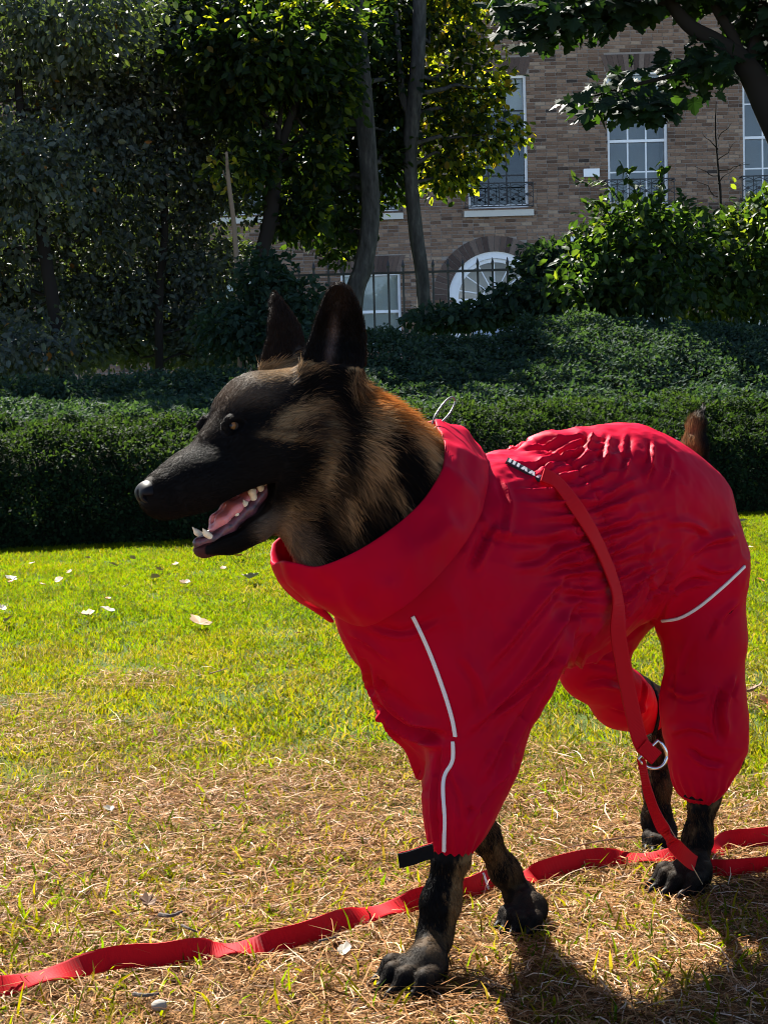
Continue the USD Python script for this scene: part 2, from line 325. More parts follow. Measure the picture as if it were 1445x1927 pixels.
def sash(x0, x1, z0, z1, blind, frame='white_paint', cols=3, rows=4, dark=False, bars=None):
    """A sash window in its reveal."""
    y = FY + .10; w = .055
    fr = join([box(x0, x0 + w, y - .03, y + .08, z0, z1), box(x1 - w, x1, y - .03, y + .08, z0, z1), box(x0 + w, x1 - w, y - .03, y + .08, z1 - w, z1), box(x0 + w, x1 - w, y - .03, y + .08, z0, z0 + .07)])
    win = obj('window', fr, frame, house); frame = bars or frame
    zm = (z0 + z1) / 2 - .05
    obj('meeting_rail', box(x0 + w, x1 - w, y - .012, y + .05, zm - .028, zm + .028), frame, win)
    gw = (x1 - x0 - 2 * w) / cols
    for k in range(1, cols):
        for a, b, dy in ((z0 + .07, zm - .028, .022), (zm + .028, z1 - w, .002)): obj('glazing_bar', box(x0 + w + gw * k - .016, x0 + w + gw * k + .016, y + dy, y + dy + .026, a, b), frame, win)
    zl = np.linspace(z0 + .07, zm - .028, rows // 2 + 1); zu = np.linspace(zm + .028, z1 - w, rows // 2 + 1)
    for ring_, dy in ((zl, .022), (zu, .002)):
        for zz in ring_[1:-1]: obj('glazing_bar', box(x0 + w, x1 - w, y + dy + .002, y + dy + .024, zz - .015, zz + .015), frame, win)
        for a, b in zip(ring_[:-1], ring_[1:]):
            for k in range(cols): obj('pane', box(x0 + w + gw * k + .013, x0 + w + gw * (k + 1) - .013, y + dy + .011, y + dy + .015, a + .013, b - .013), 'window_glass', win)
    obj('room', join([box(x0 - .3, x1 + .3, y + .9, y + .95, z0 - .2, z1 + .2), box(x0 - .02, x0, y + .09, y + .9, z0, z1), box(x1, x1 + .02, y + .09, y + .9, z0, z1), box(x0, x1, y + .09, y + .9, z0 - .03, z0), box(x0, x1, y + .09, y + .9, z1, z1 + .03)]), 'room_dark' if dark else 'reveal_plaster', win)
    if blind: obj('blind', box(x0 + w, x1 - w, y + .12, y + .125, z1 - blind * (z1 - z0), z1 - w), 'blind_cloth', win)
    return win
def sill(x0, x1, z):
    obj('sill', box(x0 - .10, x1 + .10, FY - .12, FY + .09, z - .13, z), 'stone_sill', house)
def balconette(x0, x1, z):
    """Bowed iron guard of scrolls in front of a window."""
    y = FY - .24; xa, xb = x0 - .09, x1 + .09; r = .010
    bk = obj('balcony', join([box(xa, xb, y - .012, y + .012, z + .50, z + .525), box(xa, xb, y - .012, y + .012, z + .02, z + .045), box(xa, xa + .02, y, FY - .02, z + .50, z + .525), box(xb - .02, xb, y, FY - .02, z + .50, z + .525), box(xa, xa + .02, y, FY - .02, z + .02, z + .045), box(xb - .02, xb, y, FY - .02, z + .02, z + .045)]), 'wrought_iron', house)
    for xx in np.linspace(xa + .01, xb - .01, 7): obj('bar', box(xx - .008, xx + .008, y - .008, y + .008, z + .045, z + .50), 'wrought_iron', bk)
    xs_ = np.linspace(xa + .01, xb - .01, 7)
    for u, v_ in zip(xs_[:-1], xs_[1:]):
        cx_, wd = (u + v_) / 2, (v_ - u) / 2 - .01; t = np.linspace(0, 2 * np.pi, 17)
        for zc, hh in ((z + .16, .105), (z + .38, .105)):
            obj('scroll', tube(np.stack([cx_ + wd * np.sin(t) * (1 - .35 * np.cos(2 * t)), np.full(17, y), zc + hh * np.cos(t)], 1), .007, 5, False), 'wrought_iron', bk)
        obj('rosette', tube(np.array([[cx_, y - .006, z + .27], [cx_, y + .006, z + .27]]), .035, 8), 'wrought_iron', bk)
for k, x in enumerate(WX):
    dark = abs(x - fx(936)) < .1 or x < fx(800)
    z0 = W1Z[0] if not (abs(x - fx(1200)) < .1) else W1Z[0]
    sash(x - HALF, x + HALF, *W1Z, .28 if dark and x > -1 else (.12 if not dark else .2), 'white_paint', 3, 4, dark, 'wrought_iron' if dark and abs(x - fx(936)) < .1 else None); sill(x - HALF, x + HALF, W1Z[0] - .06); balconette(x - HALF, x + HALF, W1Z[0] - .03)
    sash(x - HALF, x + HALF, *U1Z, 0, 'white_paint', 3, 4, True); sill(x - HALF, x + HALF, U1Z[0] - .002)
for (a, b, c, d, k) in openings:
    if k == 'low': sash(a, b, c, d, .97, 'white_paint', 1, 2, False); sill(a, b, c - .002)
# arched doorway: white surround, fanlight with radiating bars, door
t = np.linspace(0, np.pi, 41)
def arc_band(r0, r1, y0, y1, n=41):
    t = np.linspace(0, np.pi, n); v, f = [], []
    for k in range(n):
        c_, s_ = math.cos(t[k]), math.sin(t[k]); v += [(DOORX + r0 * c_, y0, DZ + r0 * s_), (DOORX + r1 * c_, y0, DZ + r1 * s_), (DOORX + r1 * c_, y1, DZ + r1 * s_), (DOORX + r0 * c_, y1, DZ + r0 * s_)]
    for k in range(n - 1):
        for e in range(4): f += [[k * 4 + e, k * 4 + (e + 1) % 4, k * 4 + 4 + (e + 1) % 4], [k * 4 + e, k * 4 + 4 + (e + 1) % 4, k * 4 + 4 + e]]
    return np.array(v), np.array(f)
dw = obj('doorway', join([arc_band(DR - .14, DR, FY + .03, FY + .28), box(DOORX - DR, DOORX - DR + .14, FY + .03, FY + .28, 0, DZ), box(DOORX + DR - .14, DOORX + DR, FY + .03, FY + .28, 0, DZ), box(DOORX - DR + .14, DOORX + DR - .14, FY + .06, FY + .28, DZ - .10, DZ + .02)]), 'white_paint', house)
fan = obj('fanlight', arc_band(DR - .22, DR - .142, FY + .10, FY + .16), 'white_paint', dw)
for a in np.linspace(.26, np.pi - .26, 7):
    obj('fanlight_bar', tube(np.array([[DOORX + .24 * math.cos(a), FY + .13, DZ + .05 + .24 * math.sin(a)], [DOORX + (DR - .2) * math.cos(a), FY + .13, DZ + (DR - .2) * math.sin(a)]]), .014, 6), 'white_paint', dw)
obj('fanlight_hub', tube(np.array([[DOORX + .24 * math.cos(a), FY + .13, DZ + .05 + .24 * math.sin(a)] for a in np.linspace(0, np.pi, 17)]), .016, 6), 'white_paint', dw)
obj('pane', (np.vstack([[[DOORX, FY + .14, DZ + .02]], np.c_[DOORX + (DR - .15) * np.cos(t), np.full(41, FY + .14), DZ + (DR - .15) * np.sin(t)]]), np.c_[np.zeros(40, int), np.arange(2, 42), np.arange(1, 41)]), 'window_glass', dw)
obj('room', box(DOORX - DR, DOORX + DR, FY + .9, FY + .95, 0, DZ + DR), 'reveal_plaster', dw)
dr = obj('door', box(DOORX - .52, DOORX + .52, FY + .16, FY + .21, .15, DZ - .10), 'door_paint', house)
for a, b, c, d in ((-.42, -.06, 1.4, 2.2), (.06, .42, 1.4, 2.2), (-.42, -.06, .4, 1.2), (.06, .42, .4, 1.2)): obj('panel', box(DOORX + a, DOORX + b, FY + .148, FY + .162, c, d), 'door_paint', dr)
for s in (-1, 1): obj('side_light', box(DOORX + s * .80 - .16, DOORX + s * .80 + .16, FY + .17, FY + .20, .9, DZ - .12), 'white_paint', house)
obj('wall_box', box(fx(1097, 325), fx(1127, 325), FY - .10, FY, fz(333, 1110), fz(318, 1110)), 'white_paint', house)
obj('wall_box', box(fx(1073, 450), fx(1103, 450), FY - .10, FY, fz(454, 1090), fz(445, 1090)), 'white_paint', house)
obj('roof', box(-24.2, 26.2, FY - .15, FY + 9, 12.6, 12.9), 'roof_slate', house)
# --- park railing on its plinth
RY = 17.0
rail = thing('iron_railing', 'black iron park railing with pointed bars behind the trees and shrubs', 'railing')
obj('plinth', box(-13, 13, RY - .16, RY + .16, -.02, .28), 'kerb_granite', rail)
zr = at(740, 513, RY)[2]
obj('rail', box(-13, 13, RY - .022, RY + .022, zr - .012, zr + .012), 'wrought_iron', rail); obj('rail', box(-13, 13, RY - .022, RY + .022, .42, .445), 'wrought_iron', rail)
for k in range(int(26 / .163)):
    x = -13 + .08 + k * .163; tall = .15
    pts = np.array([[x, RY, .28], [x, RY, zr + .05], [x, RY, zr + .075], [x, RY, zr + .14]])
    obj('bar', tube(pts, [.014, .014, .022, .003], 6), 'wrought_iron', rail)
# ---------------------------------------------------------------- trees, shrubs, hedge
def leaf_mat(name, ramp, trans, fac=.35, rough=.42, spec=.4):
    material(name, {'a': ('attribute', {'attribute': 'tone'}), 'r': ('rgb_ramp', {'ramp': ramp}), 'tr': ('rgb_ramp', {'ramp': trans}), 'p': ('principled_bsdf', {'roughness': rough, 'specular_ior_level': spec}), 't': ('translucent_bsdf', {}), 'm': ('mix_closure', {'fac': fac})},
        [('a.fac', 'r.fac'), ('a.fac', 'tr.fac'), ('r.color', 'p.base_color'), ('tr.color', 't.color'), ('p.BSDF', 'm.closure1'), ('t.BSDF', 'm.closure2')], 'm.closure')
leaf_mat('hedge_leaf', [(0, (.005, .013, .007)), (.5, (.011, .025, .012)), (.9, (.022, .045, .018)), (1, (.05, .05, .024))], [(0, (.04, .10, .01)), (1, (.12, .2, .02))], .22, .7, .05)
leaf_mat('shrub_leaf', [(0, (.014, .030, .022)), (.5, (.032, .060, .044)), (1, (.062, .10, .066))], [(0, (.05, .12, .02)), (1, (.12, .22, .03))], .22, .7, .06)
leaf_mat('evergreen_leaf', [(0, (.040, .055, .055)), (.5, (.095, .118, .110)), (.85, (.14, .155, .10)), (.96, (.14, .13, .06)), (1, (.30, .12, .03))], [(0, (.05, .09, .01)), (1, (.20, .26, .03))], .25, .55, .22)
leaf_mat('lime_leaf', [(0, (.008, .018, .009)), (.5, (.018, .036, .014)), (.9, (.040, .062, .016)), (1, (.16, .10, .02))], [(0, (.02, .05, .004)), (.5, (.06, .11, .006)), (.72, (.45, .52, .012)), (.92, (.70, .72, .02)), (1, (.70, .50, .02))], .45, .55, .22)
leaf_mat('maple_leaf', [(0, (.005, .013, .008)), (.6, (.011, .026, .014)), (1, (.025, .045, .018))], [(0, (.02, .06, .006)), (1, (.10, .22, .015))], .22, .6, .2)
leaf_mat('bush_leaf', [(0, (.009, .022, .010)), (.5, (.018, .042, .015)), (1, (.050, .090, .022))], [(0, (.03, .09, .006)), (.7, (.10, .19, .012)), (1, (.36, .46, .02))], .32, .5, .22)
material('bark', {'g': ('geometry', {}), 'mp': ('mapping', {'scale': (26, 26, 7)}), 'n': ('noise_texture', {'scale': 1.0, 'detail': 5.0, 'roughness': .65}), 'r': ('rgb_ramp', {'ramp': [(.3, (.016, .015, .013)), (.55, (.048, .045, .041)), (.75, (.095, .09, .08))]}), 'b': ('bump', {'strength': .8, 'distance': .012}), 'p': ('principled_bsdf', {'roughness': .9, 'specular_ior_level': .2})},
    [('g.position', 'mp.vector'), ('mp.vector', 'n.vector'), ('n.fac', 'r.fac'), ('r.color', 'p.base_color'), ('n.fac', 'b.height'), ('b.normal', 'p.normal')], 'p.BSDF')
simple('dark_bark', (.014, .011, .009), .9, specular_ior_level=.15); simple('pale_bark', (.16, .11, .07), .85)
RHOMB = (np.array([[0, 0, 0], [.45, .30, .05], [1, 0, -.06], [.45, -.30, .05]]), np.array([[0, 2, 1], [0, 3, 2]]))
OVAL = (np.array([[0, 0, 0], [.28, .24, .05], [.66, .26, .03], [1, 0, -.10], [.66, -.26, .03], [.28, -.24, .05], [.5, 0, -.02]]), np.array([[0, 6, 1], [1, 6, 2], [2, 6, 3], [3, 6, 4], [4, 6, 5], [5, 6, 0]]))
_mp = [(0, 0), (.10, .20), (-.02, .40), (.20, .38), (.30, .58), (.42, .36), (.58, .44), (.66, .22), (.80, .20), (1.0, 0)]
_mv = [(.32, 0, .03)] + [(x, y, -.12 * abs(y) - .05 * x) for x, y in _mp] + [(x, -y, -.12 * abs(y) - .05 * x) for x, y in _mp[1:-1][::-1]]
MAPLE = (np.array(_mv), np.array([[0, k, k % (len(_mv) - 1) + 1] for k in range(1, len(_mv))]))
def leaves(pos, ax, nrm, size, shape, fold=1.0):
    """Leaves at pos, growing along ax, with their faces along nrm."""
    ax = unit(ax); nrm = unit(nrm - (nrm * ax).sum(1)[:, None] * ax); sd = np.cross(nrm, ax); t, f = shape
    s = np.broadcast_to(size, (len(pos),))[:, None, None]
    v = pos[:, None] + s * (t[None, :, :1] * ax[:, None] + t[None, :, 1:2] * sd[:, None] + fold * t[None, :, 2:] * nrm[:, None])
    return v.reshape(-1, 3), (f[None] + (np.arange(len(pos)) * len(t))[:, None, None]).reshape(-1, 3)
def clumps_points(rng, clumps, n, shell=.55):
    """Points spread through ellipsoid clumps (centre, radii, weight), more of them near the outside."""
    c = np.array([k[0] for k in clumps], float); r = np.array([np.broadcast_to(k[1], 3) for k in clumps], float); w = np.prod(r, 1) ** .72; k = rng.choice(len(clumps), n, p=w / w.sum())
    d = unit(rng.normal(size=(n, 3))); rad = np.where(rng.random(n) < shell, rng.uniform(.72, 1.08, n), rng.random(n) ** (1 / 3) * .9)
    return c[k] + d * rad[:, None] * r[k] + rng.normal(0, .22, (n, 3)) * r[k], d
def foliage(name, parent, rng, clumps, n, size, shape, mat, hang=.4, hole=.0, hscale=.35, kind=None, tone=(.45, .25), up=.6):
    P, d = clumps_points(rng, clumps, n)
    if hole:
        P0 = P; keep = meshkit.fbm(P / hscale, 3, 91) > hole; P, d = P[keep], d[keep]
    P = P[P[:, 2] > .02]; d = d[:len(P)]
    ax = d * .7 + rng.normal(size=P.shape) * .6 + V3(0, 0, -hang); nr = V3(0, 0, up) + rng.normal(size=P.shape) * .55 + d * .25
    tn = np.clip(rng.normal(*tone, len(P)) + .25 * (meshkit.fbm(P / .5, 2, 12) - .5), 0, 1)
    obj(name, leaves(P, ax, nr, size * rng.uniform(.65, 1.25, len(P)), shape), mat, parent, kind=kind, tone=np.repeat(tn, len(shape[0])))
def branch(p, q, r0, r1, rng, wob=.06, n=9):
    p, q = np.asarray(p, float), np.asarray(q, float); L = np.linalg.norm(q - p)
    pts = p + (q - p) * np.linspace(0, 1, 5)[:, None]; pts[1:-1] += rng.normal(0, wob * L, (3, 3)); return tube(catmull(pts, n), np.linspace(r0, r1, n), 7)
def tree(name, label, cat, y, trunk, widths, clumps_px, n, size, shape, leafmat, seed, bark='bark', group=None, hole=0., forks=(), **kw):
    """trunk: photo pixels from the ground up, at distance y; clumps: (px, py, rx, ry, distance offset)."""
    rng = np.random.default_rng(seed); t = thing(name, label, cat, group=group)
    pts = np.array([at(px, py, y + (d[0] if d else 0)) for px, py, *d in trunk]); foot = pts[0].copy(); foot[2] = -.05; pts = np.vstack([foot, pts])
    w = np.array(widths, float) * y / F_PX / 2; w = np.r_[w[0] * 1.15, w]
    u = np.linspace(0, 1, len(pts)); N_ = 28
    parts_ = [tube(catmull(pts, N_), np.interp(np.linspace(0, 1, N_), u, w), 12)]
    cl = [(at(px, py, y + dy), (rx * y / F_PX, rx * y / F_PX * .9, ry * y / F_PX)) for px, py, rx, ry, dy in clumps_px]
    for fk in forks:
        fp = np.array([at(px, py, y + (d[0] if d else 0)) for px, py, *d in fk[0]]); parts_.append(tube(catmull(fp, 16), np.linspace(fk[1] * y / F_PX / 2, fk[2] * y / F_PX / 2, 16), 9))
    trunk_obj = obj('trunk', parts_[0], bark, t, True)
    for p_ in parts_[1:]: obj('limb', p_, bark, t, True)
    C = catmull(pts, 40)
    for c, r in cl:
        k = np.argmin(np.linalg.norm(C - c, axis=1) + np.maximum(C[:, 2] - c[2] + .1, 0) * 3); k = max(8, min(k, 39))
        obj('limb', branch(C[k], c, max(.012, .35 * np.interp(k / 40, u, w)), .006, rng), bark, t, True)
    foliage('crown', t, rng, cl, n, size, shape, leafmat, hole=hole, **kw); return t
# left: the dense dark evergreens
tree('evergreen_tree', 'dark dense evergreen tree at the far left with a straight bare lower trunk', 'tree', 12.0, [(117, 700), (105, 600), (85, 480), (66, 340), (40, 220), (30, 60)], [26, 26, 24, 22, 18, 8],
     [(60, 80, 150, 110, .2), (-60, 250, 140, 130, .3), (40, 330, 130, 90, -.4), (170, 190, 120, 100, .3), (120, 20, 140, 80, -.5), (-20, 470, 110, 70, .2), (60, 560, 90, 60, .7), (-30, 630, 90, 60, .5), (190, 430, 90, 60, .6), (-260, 150, 180, 200, 0), (-240, 450, 150, 160, 0), (20, 650, 120, 60, -.5), (-60, 540, 110, 70, .6), (150, 640, 70, 60, .9), (110, 520, 60, 70, .8), (90, 400, 70, 70, .8), (150, 300, 70, 60, .6)],
     64000, .062, OVAL, 'evergreen_leaf', 1, 'dark_bark', hole=.43, hscale=.22, tone=(.42, .22))
tree('evergreen_tree', 'broad dark evergreen tree filling the gap left of the forked trunk', 'tree', 12.8, [(300, 690), (300, 560), (310, 420), (300, 250), (290, 80)], [16, 16, 14, 12, 6],
     [(300, 170, 130, 110, 0), (230, 60, 120, 80, .3), (390, 80, 120, 90, -.3), (330, 300, 130, 75, .3), (220, 330, 90, 60, -.3), (420, 230, 90, 90, .2), (260, 420, 110, 50, .4), (400, 380, 80, 60, .3), (330, 500, 110, 50, .3), (220, 560, 100, 50, .2), (400, 600, 70, 45, .3), (300, 640, 120, 45, .6), (250, 500, 110, 60, .7), (330, 590, 120, 60, .7), (200, 640, 90, 50, .6), (420, 500, 60, 60, .6), (180, 520, 70, 70, .5), (420, 310, 60, 60, .6), (390, 660, 80, 40, .4)],
     60000, .058, OVAL, 'evergreen_leaf', 2, 'dark_bark', hole=.44, hscale=.20, tone=(.36, .2))
tree('forked_tree', 'dark trunk splitting into three limbs under yellowing leaves', 'tree', 12.4, [(484, 560), (492, 480), (507, 420), (514, 350), (512, 300)], [24, 27, 27, 30, 30],
     [(480, 110, 120, 70, -.3), (560, 60, 110, 80, .2), (420, 40, 110, 70, .1), (600, 160, 70, 80, .2), (580, 290, 60, 60, .2), (430, 180, 60, 60, -.2), (480, 300, 40, 50, -.3), (560, 400, 60, 40, .2)],
     13000, .085, OVAL, 'lime_leaf', 3, 'dark_bark', hole=.33, hscale=.22, tone=(.33, .25), forks=(([(512, 310), (500, 240), (494, 165), (480, 60)], 24, 10), ([(514, 310), (540, 240), (562, 170), (580, 60)], 22, 10), ([(513, 300), (527, 220), (530, 150), (528, 40)], 12, 7)))
tree('sapling', 'thin pale crooked sapling left of the dark forked trunk', 'tree', 11.4, [(452, 640), (447, 520), (440, 420), (430, 340), (426, 285)], [12, 10, 9, 8, 5], [(420, 320, 34, 30, .1), (440, 640, 40, 30, .3)], 200, .07, OVAL, 'lime_leaf', 4, 'pale_bark', tone=(.6, .25))
CL_MID = [(560, 40, 80, 80, .7), (600, 400, 50, 45, .9), (640, 470, 40, 28, .7), (570, 430, 45, 30, 1.0), (690, 380, 30, 40, .9), (740, 350, 34, 28, .8), (660, 180, 70, 80, .8), (560, 220, 60, 60, .8), (580, 330, 60, 50, .7), (740, 30, 60, 70, .7), (740, 240, 40, 60, .7), (650, 290, 60, 50, .8), (640, 60, 90, 80, .3), (730, 150, 70, 80, .6), (600, 230, 60, 70, .4), (720, 300, 55, 55, .5), (620, 350, 60, 40, .3), (560, 130, 70, 70, .6), (650, 430, 45, 35, .2)]
tree('slim_tree', 'slim grey tree with a gently bent trunk behind the tall ear of the dog', 'tree', 13.2, [(664, 590), (684, 500), (697, 410), (694, 320), (685, 200), (676, 90), (668, -30)], [36, 36, 35, 34, 35, 33, 30], CL_MID, 13000, .080, OVAL, 'lime_leaf', 5, hole=.33, hscale=.22, tone=(.27, .20))
CL_R = [(830, 60, 75, 65, .5), (880, 130, 80, 60, .6), (830, 200, 60, 55, .5), (872, 205, 60, 46, .4), (865, 290, 70, 40, .3), (930, 165, 30, 30, .5), (840, 330, 60, 35, .4), (930, 250, 60, 40, .3), (760, 60, 50, 60, .5), (860, -40, 140, 70, .6), (800, 270, 40, 50, .2)]
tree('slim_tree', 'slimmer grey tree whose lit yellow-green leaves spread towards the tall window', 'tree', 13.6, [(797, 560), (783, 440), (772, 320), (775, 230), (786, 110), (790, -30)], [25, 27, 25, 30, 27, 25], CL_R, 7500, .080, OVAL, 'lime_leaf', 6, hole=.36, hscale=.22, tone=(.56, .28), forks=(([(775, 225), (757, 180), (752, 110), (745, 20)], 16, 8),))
# right: maple reaching in from outside the frame
rng = np.random.default_rng(8); mt = thing('maple_tree', 'maple tree arching in at the top right with large dark lobed leaves', 'tree')
MY = 11.6
tp = np.array([[at(1560, 700, MY)[0], MY, -.05], at(1540, 500, MY), at(1500, 330, MY), at(1448, 205, MY), at(1400, 120, MY), at(1350, 78, MY), at(1300, 50, MY), at(1262, 5, MY), at(1235, -50, MY)])
obj('trunk', tube(catmull(tp, 40), np.interp(np.linspace(0, 1, 40), np.linspace(0, 1, 9), [.15, .14, .125, .115, .085, .06, .055, .045, .03]), 12), 'dark_bark', mt, True)
for pl, a, b in (([(1398, 118), (1375, 60), (1345, 10), (1330, -60)], .05, .025), ([(1405, 125), (1425, 60), (1440, -20)], .05, .03), ([(1380, 105), (1330, 120), (1270, 140), (1170, 165), (1100, 185)], .028, .006), ([(1262, 5), (1200, 0), (1110, 20), (1000, 50)], .028, .006), ([(1300, 50), (1270, 20), (1250, -40)], .03, .012)):
    obj('limb', tube(catmull([at(*p, MY) for p in pl], 16), np.linspace(a, b, 16), 8), 'dark_bark', mt, True)
MC = [(1120, 190, 60, 26, -.1), (1180, 165, 60, 34, .1), (1235, 195, 50, 26, -.2), (1300, 130, 62, 42, .1), (1345, 110, 40, 34, -.2), (1100, 30, 60, 30, 0), (1010, 55, 50, 26, .1), (1060, 10, 60, 26, -.2), (1170, 15, 55, 24, .1), (1420, 40, 40, 50, .3), (1460, 100, 40, 50, .2), (980, 5, 50, 22, .1), (1330, -20, 90, 30, .2), (1200, -50, 200, 40, 0), (1560, 40, 120, 100, 0), (1500, -60, 150, 80, 0)]
cl = [(at(px, py, MY + dy), (rx * MY / F_PX, rx * MY / F_PX * .8, ry * MY / F_PX)) for px, py, rx, ry, dy in MC]
P_, d_ = clumps_points(rng, cl, 2600, .5); ax_ = d_ * V3(.8, .5, .2) + V3(-.25, -.2, -.55) + rng.normal(size=P_.shape) * .35; nr_ = V3(-.1, -.55, .75) + rng.normal(size=P_.shape) * .32
sz = .125 * rng.uniform(.65, 1.25, len(P_)); tn = np.clip(rng.normal(.4, .22, len(P_)), 0, 1); ppx = to_px(P_)
vis = (ppx[:, 0] < 1445) & (ppx[:, 1] > 0); order = np.argsort(np.where(vis, P_[:, 1], 99)); solo = order[:300]; mass = order[300:]
for k in solo: obj('leaf', leaves(P_[k:k + 1], ax_[k:k + 1], nr_[k:k + 1], sz[k:k + 1], MAPLE), 'maple_leaf', mt, tone=np.full(len(MAPLE[0]), tn[k]))
obj('crown', leaves(P_[mass], ax_[mass], nr_[mass], sz[mass], MAPLE), 'maple_leaf', mt, kind='stuff', tone=np.repeat(tn[mass], len(MAPLE[0])))
# leafless sapling in front of the wall
rng = np.random.default_rng(9); t = thing('bare_sapling', 'bare leafless sapling with thin twigs standing before the brick wall on the right', 'tree')
bp = np.array([[at(1352, 600, 12.6)[0], 12.6, -.05]] + [at(*p, 12.6) for p in ((1356, 420), (1352, 330), (1346, 250), (1347, 190))]); obj('trunk', tube(catmull(bp, 16), np.linspace(.016, .004, 16), 6), 'dark_bark', t)
for yy, dx, dy in ((330, -45, -18), (345, 50, -40), (370, -40, -30), (300, 35, -35), (280, -30, -30), (395, 45, -20), (260, 25, -30), (320, 60, -12)): obj('twig', branch(at(1351, yy, 12.6), at(1351 + dx, yy + dy, 12.55), .005, .0015, rng, .05, 7), 'dark_bark', t)
# right-hand bushes
def bush(label, y, clumps_px, n, size, seed, mat='bush_leaf', tone=(.5, .25), hole=.25, stems=()):
    rng = np.random.default_rng(seed); t = thing('bush', label, 'bush')
    cl = [(at(px, py, y + dy), (rx * y / F_PX, rx * y / F_PX, ry * y / F_PX)) for px, py, rx, ry, dy in clumps_px]
    for c, r in cl: obj('stem', branch(V3(c[0] * .6 + cl[0][0][0] * .4, c[1] + .1, -.02), c, .014, .004, rng), 'dark_bark', t, True)
    for pl in stems:
        P = np.array([at(*p, y - .1) for p in pl]); obj('shoot', tube(catmull(P, 10), np.linspace(.006, .002, 10), 5), 'dark_bark', t)
        c = catmull(P, 14)[2:]; c = np.repeat(c, 3, 0) + rng.normal(0, .015, (len(c) * 3, 3)); ax = rng.normal(size=c.shape) * .8 + V3(0, -.2, -.15); obj('shoot_leaves', leaves(c, ax, V3(0, -.3, 1) + rng.normal(size=c.shape) * .4, .080 * rng.uniform(.7, 1.2, len(c)), OVAL), mat, t, tone=np.repeat(rng.uniform(.3, .9, len(c)), 7), kind='stuff')
    foliage('foliage', t, rng, cl, n, size, OVAL, mat, hole=hole, tone=tone); return t
bush('leafy green bush with upright shoots reaching up in front of the middle sash window', 11.2, [(1200, 440, 90, 60, 0), (1150, 500, 80, 50, -.1), (1260, 480, 80, 60, .1), (1110, 540, 70, 40, -.2), (1210, 545, 90, 45, -.2)], 5200, .075, 21, hole=.36,
     stems=[[(1190, 460), (1170, 390), (1140, 345), (1080, 338)], [(1215, 440), (1200, 370), (1170, 310)], [(1235, 440), (1245, 370), (1240, 310)], [(1160, 430), (1130, 380), (1100, 385)], [(1270, 440), (1290, 400), (1285, 370)], [(1130, 470), (1100, 430), (1062, 440)]])
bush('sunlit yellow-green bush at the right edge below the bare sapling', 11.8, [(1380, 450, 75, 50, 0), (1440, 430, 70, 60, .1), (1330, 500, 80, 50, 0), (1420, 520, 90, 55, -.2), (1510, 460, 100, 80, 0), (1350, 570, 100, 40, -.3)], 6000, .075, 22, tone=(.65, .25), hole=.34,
     stems=[[(1400, 430), (1410, 390), (1440, 360)], [(1340, 460), (1330, 410), (1310, 385)], [(1430, 400), (1445, 370), (1470, 345)]])
bush('dark bush in the middle before the arched doorway and the railing', 11.6, [(1040, 500, 60, 40, 0), (985, 565, 70, 30, -.1), (900, 592, 60, 18, -.1), (1080, 560, 90, 45, -.2), (830, 600, 60, 20, 0)], 5200, .070, 23, 'shrub_leaf', (.4, .2), .24)
bush('dark drooping bush under the forked tree behind the far ear', 11.0, [(500, 530, 50, 50, 0), (545, 580, 60, 50, 0), (450, 620, 70, 50, -.1), (560, 650, 70, 45, -.2)], 4000, .065, 24, 'shrub_leaf', (.35, .2), .24)
# the clipped hedge and the low shrubs behind it
HA, HB = ground_at(-800, 1074), ground_at(2245, 926); hd_ = unit(HB - HA); hn_ = V3(hd_[1], -hd_[0], 0); HL = np.linalg.norm(HB - HA)
def hpt(s, d, z): return HA + hd_ * np.asarray(s)[..., None] - hn_ * np.asarray(d)[..., None] + V3(0, 0, 1) * np.asarray(z)[..., None]
rng = np.random.default_rng(31)
hedge = thing('hedge', 'long low clipped dark green hedge along the far edge of the lawn', 'hedge')
ss = np.linspace(0, HL, 140); prof = [(.10, 0), (.07, .12), (.10, .25), (.19, .37), (.34, .46), (.6, .53), (1.1, .56), (1.2, 0)]
cvv = np.array([[hpt(s, d + .05 * (meshkit.noise(V3(s * 3, d * 3, z * 5)) - .5), z * (1 + .10 * (meshkit.noise(V3(s * 1.2, 3, d)) - .5)) - .03) for d, z in prof] for s in ss]); m_ = len(prof)
i_, j_ = np.meshgrid(np.arange(139), np.arange(m_ - 1), indexing='ij'); i_, j_ = i_.ravel(), j_.ravel()
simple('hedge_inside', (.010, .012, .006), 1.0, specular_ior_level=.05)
obj('inner_twigs', (cvv.reshape(-1, 3), np.vstack([np.c_[i_ * m_ + j_, (i_ + 1) * m_ + j_, (i_ + 1) * m_ + j_ + 1], np.c_[i_ * m_ + j_, (i_ + 1) * m_ + j_ + 1, i_ * m_ + j_ + 1]])), 'hedge_inside', hedge)
